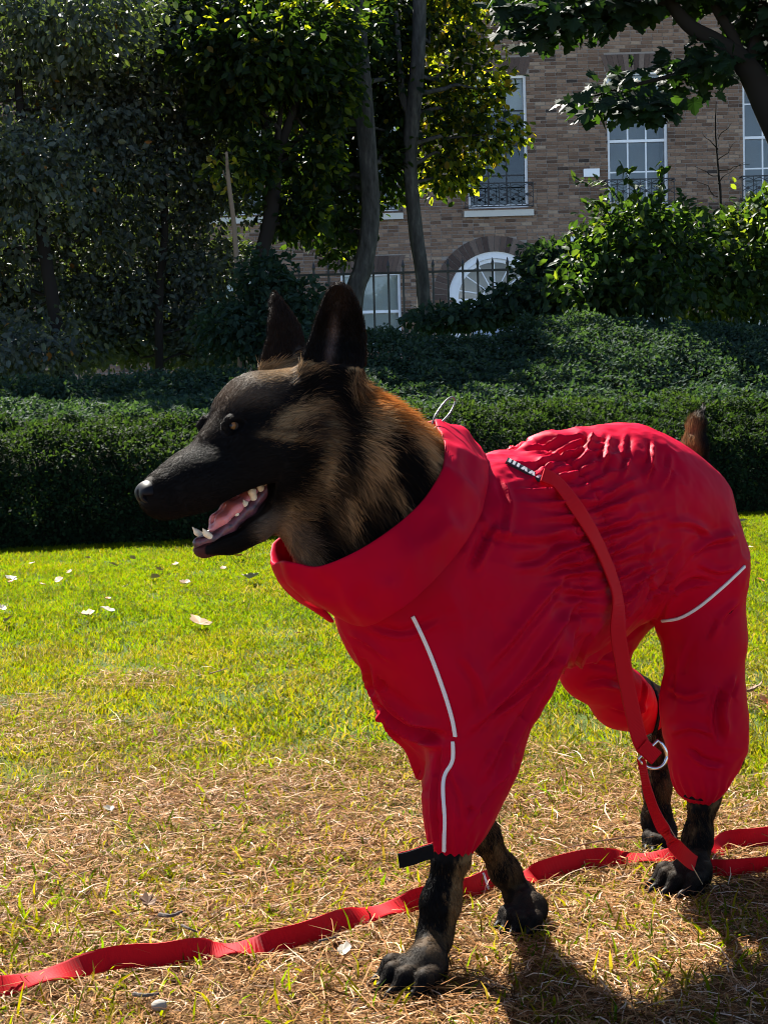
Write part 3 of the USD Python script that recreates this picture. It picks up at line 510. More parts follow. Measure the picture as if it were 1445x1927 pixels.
def shell_leaves(name, parent, n, path, size, mat, shape, out, seed, tone, flow=0.0, dens=None, s0=0, s1=None):
    """Leaves over a swept outline; path: (depth, height, outward depth, outward height) keys."""
    rng = np.random.default_rng(seed); s = rng.uniform(s0, s1 or HL, n); K = np.array(path); L = np.r_[0, np.cumsum(np.hypot(*np.diff(K[:, :2], axis=0).T))]; u = rng.random(n) * L[-1]
    d, z, od, oz = (np.interp(u, L, K[:, k]) for k in range(4))
    bumpy = (meshkit.fbm(np.stack([s / .16, u / .14, 0 * s], 1), 3, seed) - .5); big_ = meshkit.noise(np.stack([s / .7, u / .6, 0 * s + 3], 1), seed) - .5
    o = out * (rng.random(n) ** 2 * -1.0 + .35) + bumpy * .15 + big_ * .14
    P = hpt(s, d + od * o, np.maximum(z + oz * o, .012)); nr = hn_ * (-od)[:, None] + V3(0, 0, 1) * oz[:, None]
    ax = nr * .5 + rng.normal(size=P.shape) * .7 + hd_ * (flow * rng.choice([-1, 1], n))[:, None] + V3(0, 0, -.25); fn = nr + V3(0, 0, .5) + rng.normal(size=P.shape) * .5
    tn = np.clip(rng.normal(*tone, n) + .5 * bumpy, 0, 1)
    obj(name, leaves(P, ax, fn, size * rng.uniform(.6, 1.3, n), shape), mat, parent, kind='stuff', tone=np.repeat(tn, len(shape[0])))
shell_leaves('foliage', hedge, 165000, [(.06, .0, -1, 0), (.03, .14, -1, .1), (.06, .27, -.9, .4), (.15, .40, -.75, .65), (.30, .50, -.5, .85), (.55, .57, -.3, 1), (.95, .60, -.1, 1)], .025, 'hedge_leaf', RHOMB, .09, 32, (.42, .22))
for k, (sa, sb, rise, lab) in enumerate(((0, .335, .20, 'low dark spreading shrub behind the hedge at the left, under the bare evergreen trunk'), (.315, .47, .24, 'low dark spreading shrub behind the hedge, just behind the muzzle and ears of the dog'), (.45, .63, .50, 'low blue-green spreading shrub behind the hedge, above the cord loop on the collar'), (.61, 1.0, .56, 'tall bank of blue-green spreading shrub behind the hedge at the right, behind the tail'))):
    t = thing('spreading_shrub', lab, 'shrub'); a, b = sa * HL, sb * HL; q = np.linspace(a, b, 40); z_ = lambda z: z
    pr = [(.65, .40), (.9, .54), (1.5, .52 + rise * .5), (2.2, .52 + rise), (2.9, .50 + rise), (3.1, 0)]
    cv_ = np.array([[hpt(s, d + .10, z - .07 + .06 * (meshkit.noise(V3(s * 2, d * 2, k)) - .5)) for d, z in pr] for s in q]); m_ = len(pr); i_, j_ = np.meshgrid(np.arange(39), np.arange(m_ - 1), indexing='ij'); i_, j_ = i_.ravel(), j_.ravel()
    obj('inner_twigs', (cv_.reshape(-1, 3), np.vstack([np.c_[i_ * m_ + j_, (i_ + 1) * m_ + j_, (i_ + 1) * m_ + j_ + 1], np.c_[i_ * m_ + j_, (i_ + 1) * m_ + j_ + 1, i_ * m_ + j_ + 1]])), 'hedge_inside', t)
    shell_leaves('foliage', t, int(200000 * (sb - sa)), [(.60, .54, -.4, .9), (1.0, .60, -.4, .9), (1.5, .56 + rise * .5, -.5, .8), (2.2, .54 + rise, -.3, 1), (2.8, .54 + rise, .1, 1)], .031, 'shrub_leaf', RHOMB, .12, 40 + k, (.5, .22), .8, None, a, b)
# ---------------------------------------------------------------- the dog: frames of its body and head
WITHERS = V3(.10, 1.86, 0); TH = math.radians(42)
b_fwd = V3(-math.cos(TH), -math.sin(TH), 0); b_near = V3(math.sin(TH), -math.cos(TH), 0)
def BP(px, py, near=0.0): return on_plane(px, py, WITHERS + b_near * near, b_near)
HO = V3(-.061, 1.75, 0); HT = math.radians(32)
h_fwd = V3(-math.cos(HT), -math.sin(HT), 0); h_near = V3(math.sin(HT), -math.cos(HT), 0)
def HP(px, py, near=0.0): return on_plane(px, py, HO + h_near * near, h_near)
def HM(px, py, near, s):
    q = HP(px, py, near); return q if s > 0 else q - 2 * near * h_near
def hr(px): return px * 1.69 / F_PX            # radius in photo pixels at the head's distance
def paw(F, g, fwd, wrist, rw, s=1.0, spread=1.0, pitch=0.0):
    """Four toes on the ground at g, pointing along fwd; wrist: the joint above."""
    fwd = unit(V3(fwd[0], fwd[1], 0)); lat = V3(-fwd[1], fwd[0], 0); up = V3(0, 0, 1)
    T = lambda f, l, z: g + s * (fwd * f + lat * l + up * z)
    F.seg(wrist, T(-.012, 0, .034), rw, .021 * s, k=.02)
    F.seg(T(-.012, 0, .030), T(.012, 0, .026), .021 * s, .019 * s, side=lat, sa=.027 * s, sb=.027 * s, k=.015)
    F.seg(T(-.022, 0, .014), T(.0, 0, .010), .013 * s, .011 * s, side=lat, sa=.018 * s, sb=.02 * s, k=.01)
    claws = []
    for l, f in ((-.027, .024), (-.0095, .038), (.0095, .038), (.027, .024)):
        l *= spread
        F.seg(T(f - .028, l * .75, .027), T(f - .004, l, .027), .0108 * s, .0113 * s, k=.004)
        F.seg(T(f - .004, l, .027), T(f + .012, l * 1.05, .011), .0120 * s, .0092 * s, k=.005)
        F.seg(T(f - .014, l, .008), T(f + .004, l, .006), .009 * s, .007 * s, k=.004)
        claws.append((T(f + .016, l * 1.05, .015), T(f + .026, l * 1.06, .012), T(f + .033, l * 1.06, .003)))
    return claws
B = Field()
# torso under the suit and neck
B.chain([BP(740, 1010), BP(900, 1040), BP(1080, 1010), BP(1270, 960)], [.070, .078, .078, .070], k=.05)
B.chain([HP(607, 800), BP(668, 890), BP(735, 975), BP(800, 1040)], [hr(97), hr(143), hr(150), hr(110)], side=b_near, ss=[hr(80), hr(108), hr(112), hr(90)], k=.05)
B.seg(HP(560, 905), BP(615, 1005), hr(62), hr(62), k=.05)                         # throat
# skull
B.seg(HP(575, 775), HP(490, 780), hr(80), hr(78), side=h_near, sa=hr(86), sb=hr(74), k=.04)
B.seg(HP(494, 788), HP(420, 852), hr(64), hr(50), side=h_near, sa=hr(66), sb=hr(42), k=.03)
B.chain([HP(424, 870), HP(352, 915), HP(308, 930)], [hr(55), hr(42), hr(28)], side=h_near, ss=[hr(42), hr(36), hr(28)], k=.03)
for s in (1, -1):
    B.seg(HM(460, 770, .022, s), HM(486, 755, .026, s), hr(20), hr(26), k=.02)      # brow
    B.seg(HM(470, 840, .036, s), HM(550, 835, .044, s), hr(38), hr(55), k=.03)      # cheekbone
    B.seg(HM(540, 880, .034, s), HM(575, 880, .036, s), hr(58), hr(60), k=.04)      # jaw muscle
    B.chain([HM(525, 878, .029, s), HM(455, 892, .026, s), HM(385, 912, .022, s), HM(318, 934, .013, s)], [hr(20), hr(29), hr(33), hr(22)], k=.03)   # upper lip
    B.seg(HM(302, 938, .006, s), HM(314, 941, .010, s), hr(20), hr(23), k=.014)
    B.chain([HM(535, 930, .027, s), HM(480, 985, .021, s), HM(430, 1018, .013, s), HM(388, 1033, .006, s)], [hr(40), hr(27), hr(21), hr(16)], k=.012)   # lower jaw sides
B.seg(HP(540, 945), HP(450, 1012), hr(40), hr(20), side=h_near, sa=hr(46), sb=hr(28), k=.02)
# mouth hollow between the jaws
for s in (1, -1):
    B.chain([HM(503, 899, .030, s), HM(474, 936, .026, s), HM(428, 964, .021, s), HM(375, 994, .012, s)], [hr(9), hr(31), hr(36), hr(32)], side=h_near, ss=[hr(50), hr(50), hr(40), hr(30)], k=.008, op='sub')
B.chain([HP(500, 920), HP(440, 982), HP(400, 1012)], [hr(16), hr(20), hr(10)], side=h_near, ss=[hr(36), hr(26), hr(14)], k=.008, op='sub')
# eye sockets
EYES = [HM(440, 802, .0300, 1), HM(440, 802, .0300, -1)]
for e, s in zip(EYES, (1, -1)):
    if s > 0: B.ball(e + h_near * s * .005, .0085, k=.005, op='sub')
    B.chain([HM(x, y, .0302, s) for x, y in ((419, 801), (428, 790), (445, 787), (463, 796))], [hr(3), hr(4.5), hr(4.5), hr(3)], k=.006)
    B.chain([HM(x, y, .0306, s) for x, y in ((419, 801), (430, 813), (447, 812), (463, 796))], [hr(3), hr(3.5), hr(3.5), hr(3)], k=.006)
# ears
def ear(base, tip, nrm, w, s, tp=(.71, .60, .47, .33, .14)):
    """A cupped upright shell: nrm is the way its hollow faces."""
    ax = tip - base; L = np.linalg.norm(ax); up = ax / L
    nrm = unit(nrm - up * (nrm @ up)); side = np.cross(up, nrm)
    T = np.array([-.2, 0, .15, .3, .45, .6, .72, .82, .9, .96, 1.0]); Wd = w * np.array([.92, 1.0, 1.03, 1.0, .94, .83, *tp])
    def fn(P):
        q = P - base; v, u, n = q @ up, q @ side, q @ nrm; t = v / L
        wd = np.interp(t, T, Wd); u = u - s * .003 * np.sin(np.clip(t, 0, 1) * np.pi)
        x = np.clip(np.abs(u) / np.maximum(wd, .003), 0, 1.3)
        n0 = (.020 * (1 - np.clip(t, 0, 1)) + .006) * (x * x - 1) - .012 * np.sin(np.clip(t, 0, 1) * np.pi) + .006
        th = .0034 + .0050 * np.clip(.25 - t, 0, 1)
        a = np.abs(n - n0) * .80 - th; b = (np.abs(u) - wd) * .85; c = np.maximum(-.012 - v, v - L)
        d = np.maximum(np.maximum(a, b), c); k = .005
        h = np.maximum(k - np.abs(np.maximum(a, c) - b), 0) / k
        return d + h * h * k * .25
    B.func(fn, k=.010)
    B.seg(base - up * .022 - nrm * .010, base + up * .012 - nrm * .016, .026, .016, side=side, sa=w * .92, sb=w * .85, k=.02)
    return dict(base=base, up=up, side=side, nrm=nrm, L=L, w=w)
EAR_N = ear(HM(623, 706, .050, 1), HM(641, 533, .068, 1), .80 * h_near + .6 * h_fwd, hr(56), 1)
EAR_F = ear(HM(618, 704, .055, -1), HM(641, 530, .077, -1), -.90 * h_near + .36 * h_fwd, hr(54), -1, (.60, .42, .28, .16, .05))
# legs
def br(px, d): return px * d / F_PX
CL = []
nf = [BP(878, 1400, .052), BP(852, 1600, .060), BP(829, 1700, .057), BP(818, 1765, .055)]
B.chain(nf, [.022, .0185, .0190, .0165], k=.02)
CL += paw(B, ground_at(792, 1860), unit(V3(-.80, -.60, 0)), nf[-1], .0165, .88, 1.28)
ff = [BP(850, 1420, -.02), BP(912, 1575, -.018), BP(950, 1640, -.016), BP(980, 1692, -.014)]
B.chain(ff, [.030, .0150, .0155, .0160], k=.02)
CL += paw(B, ground_at(992, 1748), unit(V3(-.62, -.78, 0)), ff[-1], .0165, .76)
nh = [BP(1330, 1150, .07), BP(1362, 1420, .07), BP(1324, 1500, .07), BP(1312, 1580, .07), BP(1304, 1632, .069)]
B.chain(nh, [.05, .022, .0175, .0160, .0160], k=.02)
CL += paw(B, ground_at(1296, 1676), unit(V3(-.85, -.52, 0)), nh[-1], .0160, .88, 1.2)
fh = [BP(1112, 1250, -.068), BP(1250, 1318, -.07), BP(1240, 1400, -.07), BP(1236, 1480, -.07), BP(1236, 1545, -.068)]
B.chain(fh, [.028, .0135, .0150, .0165, .0185], k=.02)
CL += paw(B, ground_at(1244, 1598), unit(V3(-.30, -.95, 0)), fh[-1], .0185, .74, .8)
# tail
TAIL = [BP(1325, 1000, -.01), BP(1318, 900, -.02), BP(1306, 845, -.025), BP(1310, 800, -.03), BP(1326, 768, -.035)]
B.chain(TAIL, [.022, .0155, .0145, .0085, .001], k=.02)
B.func(lambda P: -(P[:, 2] - .001), k=.003, op='cut')
# ---------------------------------------------------------------- the suit
S = Field()
S.chain([BP(760, 1075), BP(830, 1075), BP(915, 1040), BP(1010, 1030), BP(1095, 1012), BP(1180, 978), BP(1245, 978)],
        [.080, .103, .105, .110, .130, .116, .093], side=b_near, ss=[.072, .092, .100, .098, .098, .100, .088], k=.05)
S.chain([BP(680, 1060), BP(745, 1165), BP(800, 1275)], [.040, .055, .060], k=.04)       # chest front
S.chain([BP(860, 1110, .045), BP(908, 1280, .058), BP(888, 1435, .060), BP(862, 1530, .060), BP(851, 1578, .060)],
        [.080, .080, .050, .035, .0235], side=b_near, ss=[.055, .050, .042, .031, .0235], k=.035)   # near sleeve
S.chain([BP(960, 1190, .055), BP(1060, 1150, .05), BP(1120, 1110, .05)], [.072, .048, .045], k=.05)      # loose side panel
S.chain([BP(1000, 1225, .0), BP(1090, 1180, .0), BP(1150, 1120, 0)], [.04, .032, .026], k=.04)
S.chain([BP(800, 1130, -.04), BP(812, 1300, -.02), BP(852, 1420, -.018), BP(900, 1520, -.018)], [.064, .058, .040, .022], k=.04)   # far sleeve
S.chain([BP(1265, 990, .035), BP(1310, 1070, .055), BP(1324, 1200, .065), BP(1324, 1330, .070), BP(1328, 1400, .070), BP(1318, 1455, .070), BP(1315, 1480, .070)],
        [.088, .060, .048, .050, .045, .026, .0220], side=b_near, ss=[.07, .062, .050, .048, .045, .026, .0220], k=.04)          # near hind leg
S.chain([BP(1245, 1010, -.04), BP(1135, 1190, -.06), BP(1112, 1258, -.068), BP(1170, 1316, -.07), BP(1208, 1338, -.07)],
        [.075, .044, .041, .039, .034], k=.022)                                                       # far hind leg
v, f = surface(B, (-.45, 1.35, -.005), (.62, 2.45, .85), .0026)
v = relax(v, f, 3); BODY = (v, f)
v2, f2 = surface(S, (-.3, 1.45, .05), (.68, 2.5, .80), .003)
v2 = relax(v2, f2, 2)
SUIT = (v2, f2)
# ---------------------------------------------------------------- suit: folds, gathers, collar, piping, tag, cord
def cast(mesh, px, py, y_plane=None):
    d = ray(px, py); loc, _, _ = mesh.ray.intersects_location([EYE], [d], multiple_hits=True)
    if len(loc) == 0: return None
    return loc[np.argmin(np.linalg.norm(loc - EYE, axis=1))]
def cast_line(mesh, pts, n, lift=0.0):
    """Points on the mesh's near face under a photo polyline, and the face normals there."""
    px = catmull(pts, n); d = np.array([ray(*p) for p in px])
    loc, ri, ti = mesh.ray.intersects_location(np.repeat(EYE[None], n, 0), d, multiple_hits=False)
    o = np.argsort(ri); loc, ri, ti = loc[o], ri[o], ti[o]
    nr = mesh.vertex_normals[mesh.faces[ti]].mean(1); nr = unit(nr)
    if len(loc) > 4:
        for _ in range(2): nr[1:-1] = unit(nr[:-2] + nr[1:-1] * 2 + nr[2:])
    return loc + nr * lift, nr
def poly_near(P, L):
    """Distance to a polyline, arc length there and the offset vector; only for points within 0.15 m of its box."""
    seg = np.linalg.norm(np.diff(L, axis=0), axis=1); s0 = np.r_[0, np.cumsum(seg)]
    best = np.full(len(P), 9.0); arc = np.zeros(len(P)); off = np.zeros_like(P)
    for i in range(len(seg)):
        ba = L[i + 1] - L[i]; pa = P - L[i]; t = np.clip(pa @ ba / max(ba @ ba, 1e-12), 0, 1)
        w = pa - t[:, None] * ba; d = np.linalg.norm(w, axis=1); m = d < best
        best[m] = d[m]; arc[m] = s0[i] + t[m] * seg[i]; off[m] = w[m]
    return best, arc, off, s0[-1]
def smooth01(x, a, b): t = np.clip((x - a) / (b - a), 0, 1); return t * t * (3 - 2 * t)
def mirror_b(p): return p - 2 * ((p - WITHERS) @ b_near)[:, None] * b_near
sv, sf = SUIT
base_suit = trimesh.Trimesh(sv, sf, process=False)
SN = normals(sv, sf); disp = np.zeros(len(sv))
disp += .0040 * (meshkit.fbm(sv / .06, 3, 3) - .5) + .0014 * (meshkit.fbm(sv / V3(.018, .018, .03), 3, 9) - .5)
rg_ = 1 - np.abs(2 * meshkit.fbm(sv / V3(.055, .055, .10) + 3, 2, 71) - 1); rg2_ = 1 - np.abs(2 * meshkit.fbm(sv / .030 + 9, 2, 83) - 1); calm = smooth01(meshkit.noise(sv / .11, 19), .35, .6)
disp += .0085 * (np.clip(rg_, .55, 1) - .8) * (.25 + .75 * calm) + .0034 * (np.clip(rg2_, .6, 1) - .8) * calm
SEAMS = [[(1010, 868), (1055, 905), (1082, 970), (1095, 1040), (1100, 1110), (1098, 1165)],
         [(1020, 838), (1062, 862), (1108, 905), (1138, 955), (1154, 1010), (1164, 1070), (1174, 1130), (1180, 1172)]]
for k, sp in enumerate(SEAMS):
    L, _ = cast_line(base_suit, sp, 40)
    for LL in (L, mirror_b(L)):
        d, a, off, tot = poly_near(sv, LL); rear = (off @ b_fwd) < 0
        wob = (meshkit.noise(sv / .03, 5 + k) - .5) * .010
        reach = np.where(rear, (.030, .072)[k], (.055, .026)[k])
        fine = np.sin(2 * np.pi * (a + wob * .4) / .0112) * np.exp(-(d / .022) ** 2) * .0030
        amp = .5 + meshkit.noise(np.c_[a / .02, a * 0 + k, a * 0], 4)
        w2 = np.exp(-(d / reach) ** 2) * (1 - .5 * np.exp(-(d / .008) ** 2))
        ph = 2 * np.pi * (a + wob) / .0180
        disp += w2 * amp * .0058 * (1 - 2 * np.abs(np.sin(ph / 2))**.8) + fine - .0045 * np.exp(-(d / .0035) ** 2) * (a > .002)
# (photo polyline, height in mm, width in mm): folds of the loose cloth
FOLDS = [([(890, 960), (850, 1010), (800, 1050)], 3, 5), ([(945, 900), (960, 960), (940, 1030)], 3, 7), ([(1110, 1175), (1080, 1215), (1062, 1270)], -4, 5), ([(1140, 1165), (1110, 1200), (1085, 1250)], 4, 5), ([(985, 1330), (940, 1400), (905, 1470)], 3, 6), ([(870, 1230), (905, 1290), (915, 1350)], 3, 9), ([(1385, 1070), (1350, 1075), (1310, 1060)], 3, 6), ([(1392, 1130), (1360, 1160), (1335, 1210)], 3, 7), ([(1255, 1290), (1290, 1310), (1330, 1300)], 3, 7), ([(1262, 1380), (1300, 1370), (1345, 1385)], 3, 6), ([(1345, 1010), (1300, 985), (1250, 985)], 3, 7),
    ([(1092, 1055), (1030, 1120), (960, 1205), (905, 1270)], 4, 9), ([(1102, 1115), (1050, 1180), (985, 1270), (900, 1360), (866, 1388)], 6, 8),
    ([(1095, 1150), (1060, 1230), (1010, 1320), (965, 1400), (930, 1490)], 5, 9), ([(1062, 1225), (1000, 1290), (930, 1345)], -5, 6),
    ([(1010, 1410), (960, 1440), (900, 1520), (880, 1570)], 4, 8), ([(840, 1392), (770, 1378), (712, 1335), (690, 1300)], -9, 10), ([(845, 1375), (770, 1350), (720, 1300), (700, 1250)], 5, 8),
    ([(640, 1180), (680, 1245), (710, 1330), (760, 1420), (805, 1480)], 4, 8), ([(655, 1190), (700, 1215), (735, 1245)], 3, 6), ([(690, 1175), (760, 1190), (830, 1160)], -3, 7),
    ([(905, 960), (930, 1000), (1000, 1010), (1075, 1000)], 3, 10), ([(935, 975), (915, 1010), (880, 1080)], -4, 8), ([(1075, 1010), (1020, 1050), (960, 1060)], -4, 9),
    ([(1292, 1048), (1330, 1022), (1382, 1008)], 5, 7), ([(1235, 1165), (1262, 1120), (1300, 1095), (1345, 1095)], -6, 6), ([(1225, 1150), (1255, 1095), (1290, 1050)], 4, 7), ([(1190, 1100), (1240, 1070), (1285, 1020)], 3, 8),
    ([(1200, 1165), (1225, 1120), (1270, 1090)], -4, 5), ([(1240, 1130), (1220, 1050), (1240, 1000)], 2, 9),
    ([(1290, 1405), (1325, 1432), (1365, 1440)], -4, 6), ([(1385, 1270), (1362, 1330), (1368, 1390)], 5, 8), ([(1360, 1290), (1345, 1350), (1355, 1400)], -4, 6), ([(1300, 1190), (1275, 1260), (1280, 1340)], 2, 10),
    ([(1075, 1250), (1120, 1240), (1180, 1255)], 4, 9), ([(1090, 1290), (1140, 1280), (1200, 1300)], -4, 9), ([(1205, 1250), (1215, 1300), (1200, 1360)], 3, 6), ([(1150, 1330), (1190, 1340), (1225, 1330)], 3, 5),
    ([(1150, 815), (1140, 850), (1128, 890)], 3.5, 6), ([(1185, 815), (1178, 860), (1160, 905)], -3, 6), ([(1228, 830), (1226, 870), (1215, 905)], 4, 5), ([(1262, 850), (1258, 890), (1240, 920)], 2, 6), ([(1115, 815), (1105, 845), (1090, 872)], 4, 6),
    ([(830, 1390), (822, 1450), (818, 1520), (822, 1590)], -3, 5), ([(845, 1440), (870, 1500), (880, 1580)], 2, 6)]
for pl, hgt, wid in FOLDS:
    L, _ = cast_line(base_suit, pl, 14)
    if len(L) < 3: continue
    d, a, off, tot = poly_near(sv, L)
    fade = np.clip(np.sin(np.pi * np.clip(a / tot, .02, .98)) * 1.6, .1, 1)
    wd = wid * .001; sgn = np.sign(off @ (V3(0, 0, 1) * .8 - b_fwd * .6)) * d
    disp += hgt * .0019 * fade * (np.exp(-np.sqrt((d / wd) ** 2 + .02) * 1.5) * 1.1 - .75 * np.exp(-((sgn + .85 * wd) / (.5 * wd)) ** 2) - .25 * np.exp(-((sgn - 1.6 * wd) / wd) ** 2))
# elastic cuffs
for c, ax in ((BP(851, 1590, .060), V3(0, 0, 1)), (BP(1316, 1482, .070), V3(0, 0, 1)), (BP(1222, 1340, -.07), unit(V3(.9, .1, -.2)))):
    q = sv - c; t = q @ ax; r = np.linalg.norm(q - t[:, None] * ax, axis=1)
    near = np.exp(-(t / .028) ** 2) * (r < .06)
    ang = np.arctan2(q[:, 0], -q[:, 1])
    disp += near * (.0013 * np.sin(ang * 15 + meshkit.noise(q / .03, 2) * 3))
sv = sv + SN * disp[:, None]
sv = relax(sv, sf, 1, .3, -.31)
suit_tm = trimesh.Trimesh(sv, sf, process=False)
# collar: a turned-down wide tube of cloth
def ring(pts, n, far_in=0.0):
    half = np.array([BP(*p) for p in pts]); far = mirror_b(half[1:-1])
    far += (half[1:-1] - far) / 2 * far_in * np.linspace(.2, 1, len(far))[:, None]; full = np.vstack([half, far[::-1]])
    return catmull(np.vstack([full, full[:1]]), n + 1)[:-1]
NR = 160
C_IN = ring([(820, 806, 0), (838, 846, .055), (831, 893, .080), (798, 950, .090), (742, 1002, .087), (672, 1047, .066), (606, 1072, .036), (552, 1060, 0)], NR)
C_OUT = ring([(905, 855, 0), (914, 905, .06), (900, 970, .094), (855, 1045, .108), (778, 1125, .104), (712, 1168, .070), (670, 1174, .034), (612, 1142, 0)], NR, .95)
ctr = C_IN.mean(0); axis = unit(np.linalg.svd(C_IN - ctr)[2][2]); axis = axis if axis @ (HP(600, 750) - ctr) > 0 else -axis
radial = unit((C_IN - ctr) - ((C_IN - ctr) @ axis)[:, None] * axis)
outw = unit(radial * .75 + axis * .45)
prof = []
for i in range(NR):
    I, O, r = C_IN[i], C_OUT[i], radial[i]
    e = O - I
    keys = [I - axis * .045 + r * .004, I - axis * .018 + r * -.001, I + axis * .003 + r * .001, I + axis * .007 + r * .006, I + e * .25 + outw[i] * .013, I + e * .55 + outw[i] * .015, I + e * .85 + outw[i] * .010,
            O + outw[i] * .0055, O + unit(e) * .0015 + outw[i] * .0025, O - unit(e) * .002 + outw[i] * .0005, O - unit(e) * .012 - outw[i] * .001]
    prof.append(catmull(keys, 40))
cv = np.array(prof); nu, nv = cv.shape[:2]
th_ = np.arange(nu)[:, None] / nu * 2 * np.pi; t_ = np.linspace(0, 1, nv)[None]
wr = .0065 * (meshkit.fbm(cv / .028, 3, 21) - .5) + .020 * (meshkit.fbm(cv / V3(.05, .05, .09), 2, 61) - .5) + .006 * (np.abs(meshkit.fbm(cv / .06, 2, 14) - .5) * -4 + .4) + .004 * (meshkit.fbm(np.stack(np.broadcast_arrays(np.cos(th_) * 5, np.sin(th_) * 5, t_ * 1.5), -1), 2, 8) - .5)
amp_ = np.clip(np.sin(np.pi * np.clip((t_ - .12) / .8, 0, 1)), 0, 1) + .25
cv = cv + (wr * amp_)[..., None] * outw[:, None]
cv = cv.reshape(-1, 3)
ii, jj = np.meshgrid(np.arange(nu), np.arange(nv - 1), indexing='ij'); ii, jj = ii.ravel(), jj.ravel(); kk = (ii + 1) % nu
COLLAR = (cv, np.vstack([np.c_[ii * nv + jj, kk * nv + jj, kk * nv + jj + 1], np.c_[ii * nv + jj, kk * nv + jj + 1, ii * nv + jj + 1]]))
cm = trimesh.Trimesh(*COLLAR, process=False)
if (unit(cm.face_normals) * np.repeat(np.repeat(outw, nv - 1, 0)[None], 2, 0).reshape(-1, 3)).sum() < 0: COLLAR = (COLLAR[0], COLLAR[1][:, ::-1])
def ribbon(P, N, w, t=.0012):
    """A flat band of width w and thickness t along points P, its face turned along N (both arrays)."""
    P = np.asarray(P, float); T = unit(np.gradient(P, axis=0)); N = unit(N - (N * T).sum(1)[:, None] * T); Sd = np.cross(T, N)
    w = np.broadcast_to(np.asarray(w, float), (len(P),))[:, None]
    prof_ = [(-.5, -.5), (-.5, .3), (-.42, .5), (.42, .5), (.5, .3), (.5, -.5)]
    v = np.stack([P + Sd * w * a + N * t * b for a, b in prof_], 1); n, m = len(P), len(prof_)
    i, j = np.meshgrid(np.arange(n - 1), np.arange(m), indexing='ij'); i, j = i.ravel(), j.ravel(); k = (j + 1) % m
    f = np.vstack([np.c_[i * m + j, (i + 1) * m + j, (i + 1) * m + k], np.c_[i * m + j, (i + 1) * m + k, i * m + k]])
    e = np.array([[0, 1, 2], [0, 2, 3], [0, 3, 4], [0, 4, 5]])
    return v.reshape(-1, 3), np.vstack([f, e, e[:, ::-1] + (n - 1) * m])
def piping(pts, n=48, w=.0044):
    P, N = cast_line(suit_tm, pts, n, .0012)
    for _ in range(2): P[1:-1] = (P[:-2] + 2 * P[1:-1] + P[2:]) / 4
    return ribbon(P, N, w, .0022)
PIPES = [piping([(776, 1160), (792, 1192), (813, 1240), (835, 1300), (850, 1350), (857, 1386)]),
         piping([(852, 1396), (853, 1424), (848, 1441), (837, 1460), (834, 1490), (837, 1540), (836, 1575), (836, 1602)], w=.0042),
         piping([(1400, 1066), (1370, 1095), (1330, 1130), (1300, 1152), (1275, 1164), (1246, 1168)], w=.0040)]
# ---------------------------------------------------------------- leash: webbing from the dog's back to a ring and away over the grass
c0, n0 = cast_line(suit_tm, [(1012, 896), (1040, 912), (1072, 948), (1108, 1008), (1136, 1070), (1153, 1130)], 30, .008)
for _ in range(3): c0[1:-1] = (c0[:-2] + 2 * c0[1:-1] + c0[2:]) / 4
for _ in range(6): n0[1:-1] = (n0[:-2] + 2 * n0[1:-1] + n0[2:]) / 4
n0 = unit(n0)
y_h = c0[-1][1] - .006
low = [at(1163, 1190, y_h - .004), at(1172, 1250, y_h - .006), at(1186, 1320, y_h - .008), at(1203, 1390, y_h - .010), at(1216, 1412, y_h - .010)]
UP_P = catmull(np.vstack([c0[::6], c0[-1:], low]), 70)
nn = np.vstack([n0[::6], n0[-1:], np.repeat([unit(V3(.25, -1, .05))], len(low), 0)]); UP_N = unit(catmull(nn, 70))
y_r = y_h - .012
RING_C = at(1222, 1414, y_r)
# the long end: (point, angle of the band's width from lying flat)
def gp(px, py, z=.012): return ground_at(px, py, z)
KEYS = [(at(1206, 1428, y_r), 75), (at(1222, 1500, y_r - .005), 70), (at(1248, 1560, y_r - .006), 60), (at(1283, 1606, y_r + .01), 66), (gp(1318, 1630, .024), 84), (gp(1372, 1634, .017), 84), (gp(1440, 1630, .014), 66), (gp(1500, 1618), 25),
        (gp(1570, 1600), 10), (gp(1600, 1580), 30), (gp(1560, 1566), 60), (gp(1480, 1572, .016), 82), (gp(1420, 1580, .016), 82), (gp(1370, 1588, .012), 60), (gp(1340, 1602), 30), (gp(1270, 1612), 40), (gp(1210, 1614), 5),
        (gp(1150, 1618), 50), (gp(1085, 1625, .015), 78), (gp(1020, 1643, .014), 60), (gp(985, 1653), 12), (gp(930, 1660), 55), (gp(880, 1678, .014), 80), (gp(800, 1694, .014), 75), (gp(725, 1712), 10), (gp(660, 1732), 50), (gp(590, 1756, .015), 80),
        (gp(520, 1776, .014), 68), (gp(440, 1785), 4), (gp(380, 1792), 52), (gp(310, 1800, .016), 84), (gp(230, 1806, .015), 74), (gp(150, 1822), 42), (gp(80, 1838), 6), (gp(0, 1858), 38), (gp(-90, 1880), 50), (gp(-220, 1905), 30)]
LP = catmull([k[0] for k in KEYS], 420); LA = np.radians(catmull([[k[1]] for k in KEYS], 420)[:, 0])
T_ = unit(np.gradient(LP, axis=0)); flat = unit(np.cross(T_, V3(0, 0, 1))); upv = np.cross(flat, T_)
face = -flat * np.sin(LA)[:, None] + upv * np.cos(LA)[:, None]
# keep the lower edge just in the straw
half = .0145 * np.abs(np.sin(LA)); lift = np.maximum(half + .004 - LP[:, 2], 0); lift[:110] *= np.clip((np.arange(110) - 40) / 40, 0, 1); LP[:, 2] += lift
LOWER = ribbon(LP, face, np.interp(np.arange(420), [0, 12, 40, 80, 420], [.012, .013, .020, .027, .027]), .0022); UPPER = ribbon(UP_P, UP_N, .0195, .0024)
rr = .0165; a_ = np.linspace(0, np.pi, 20)
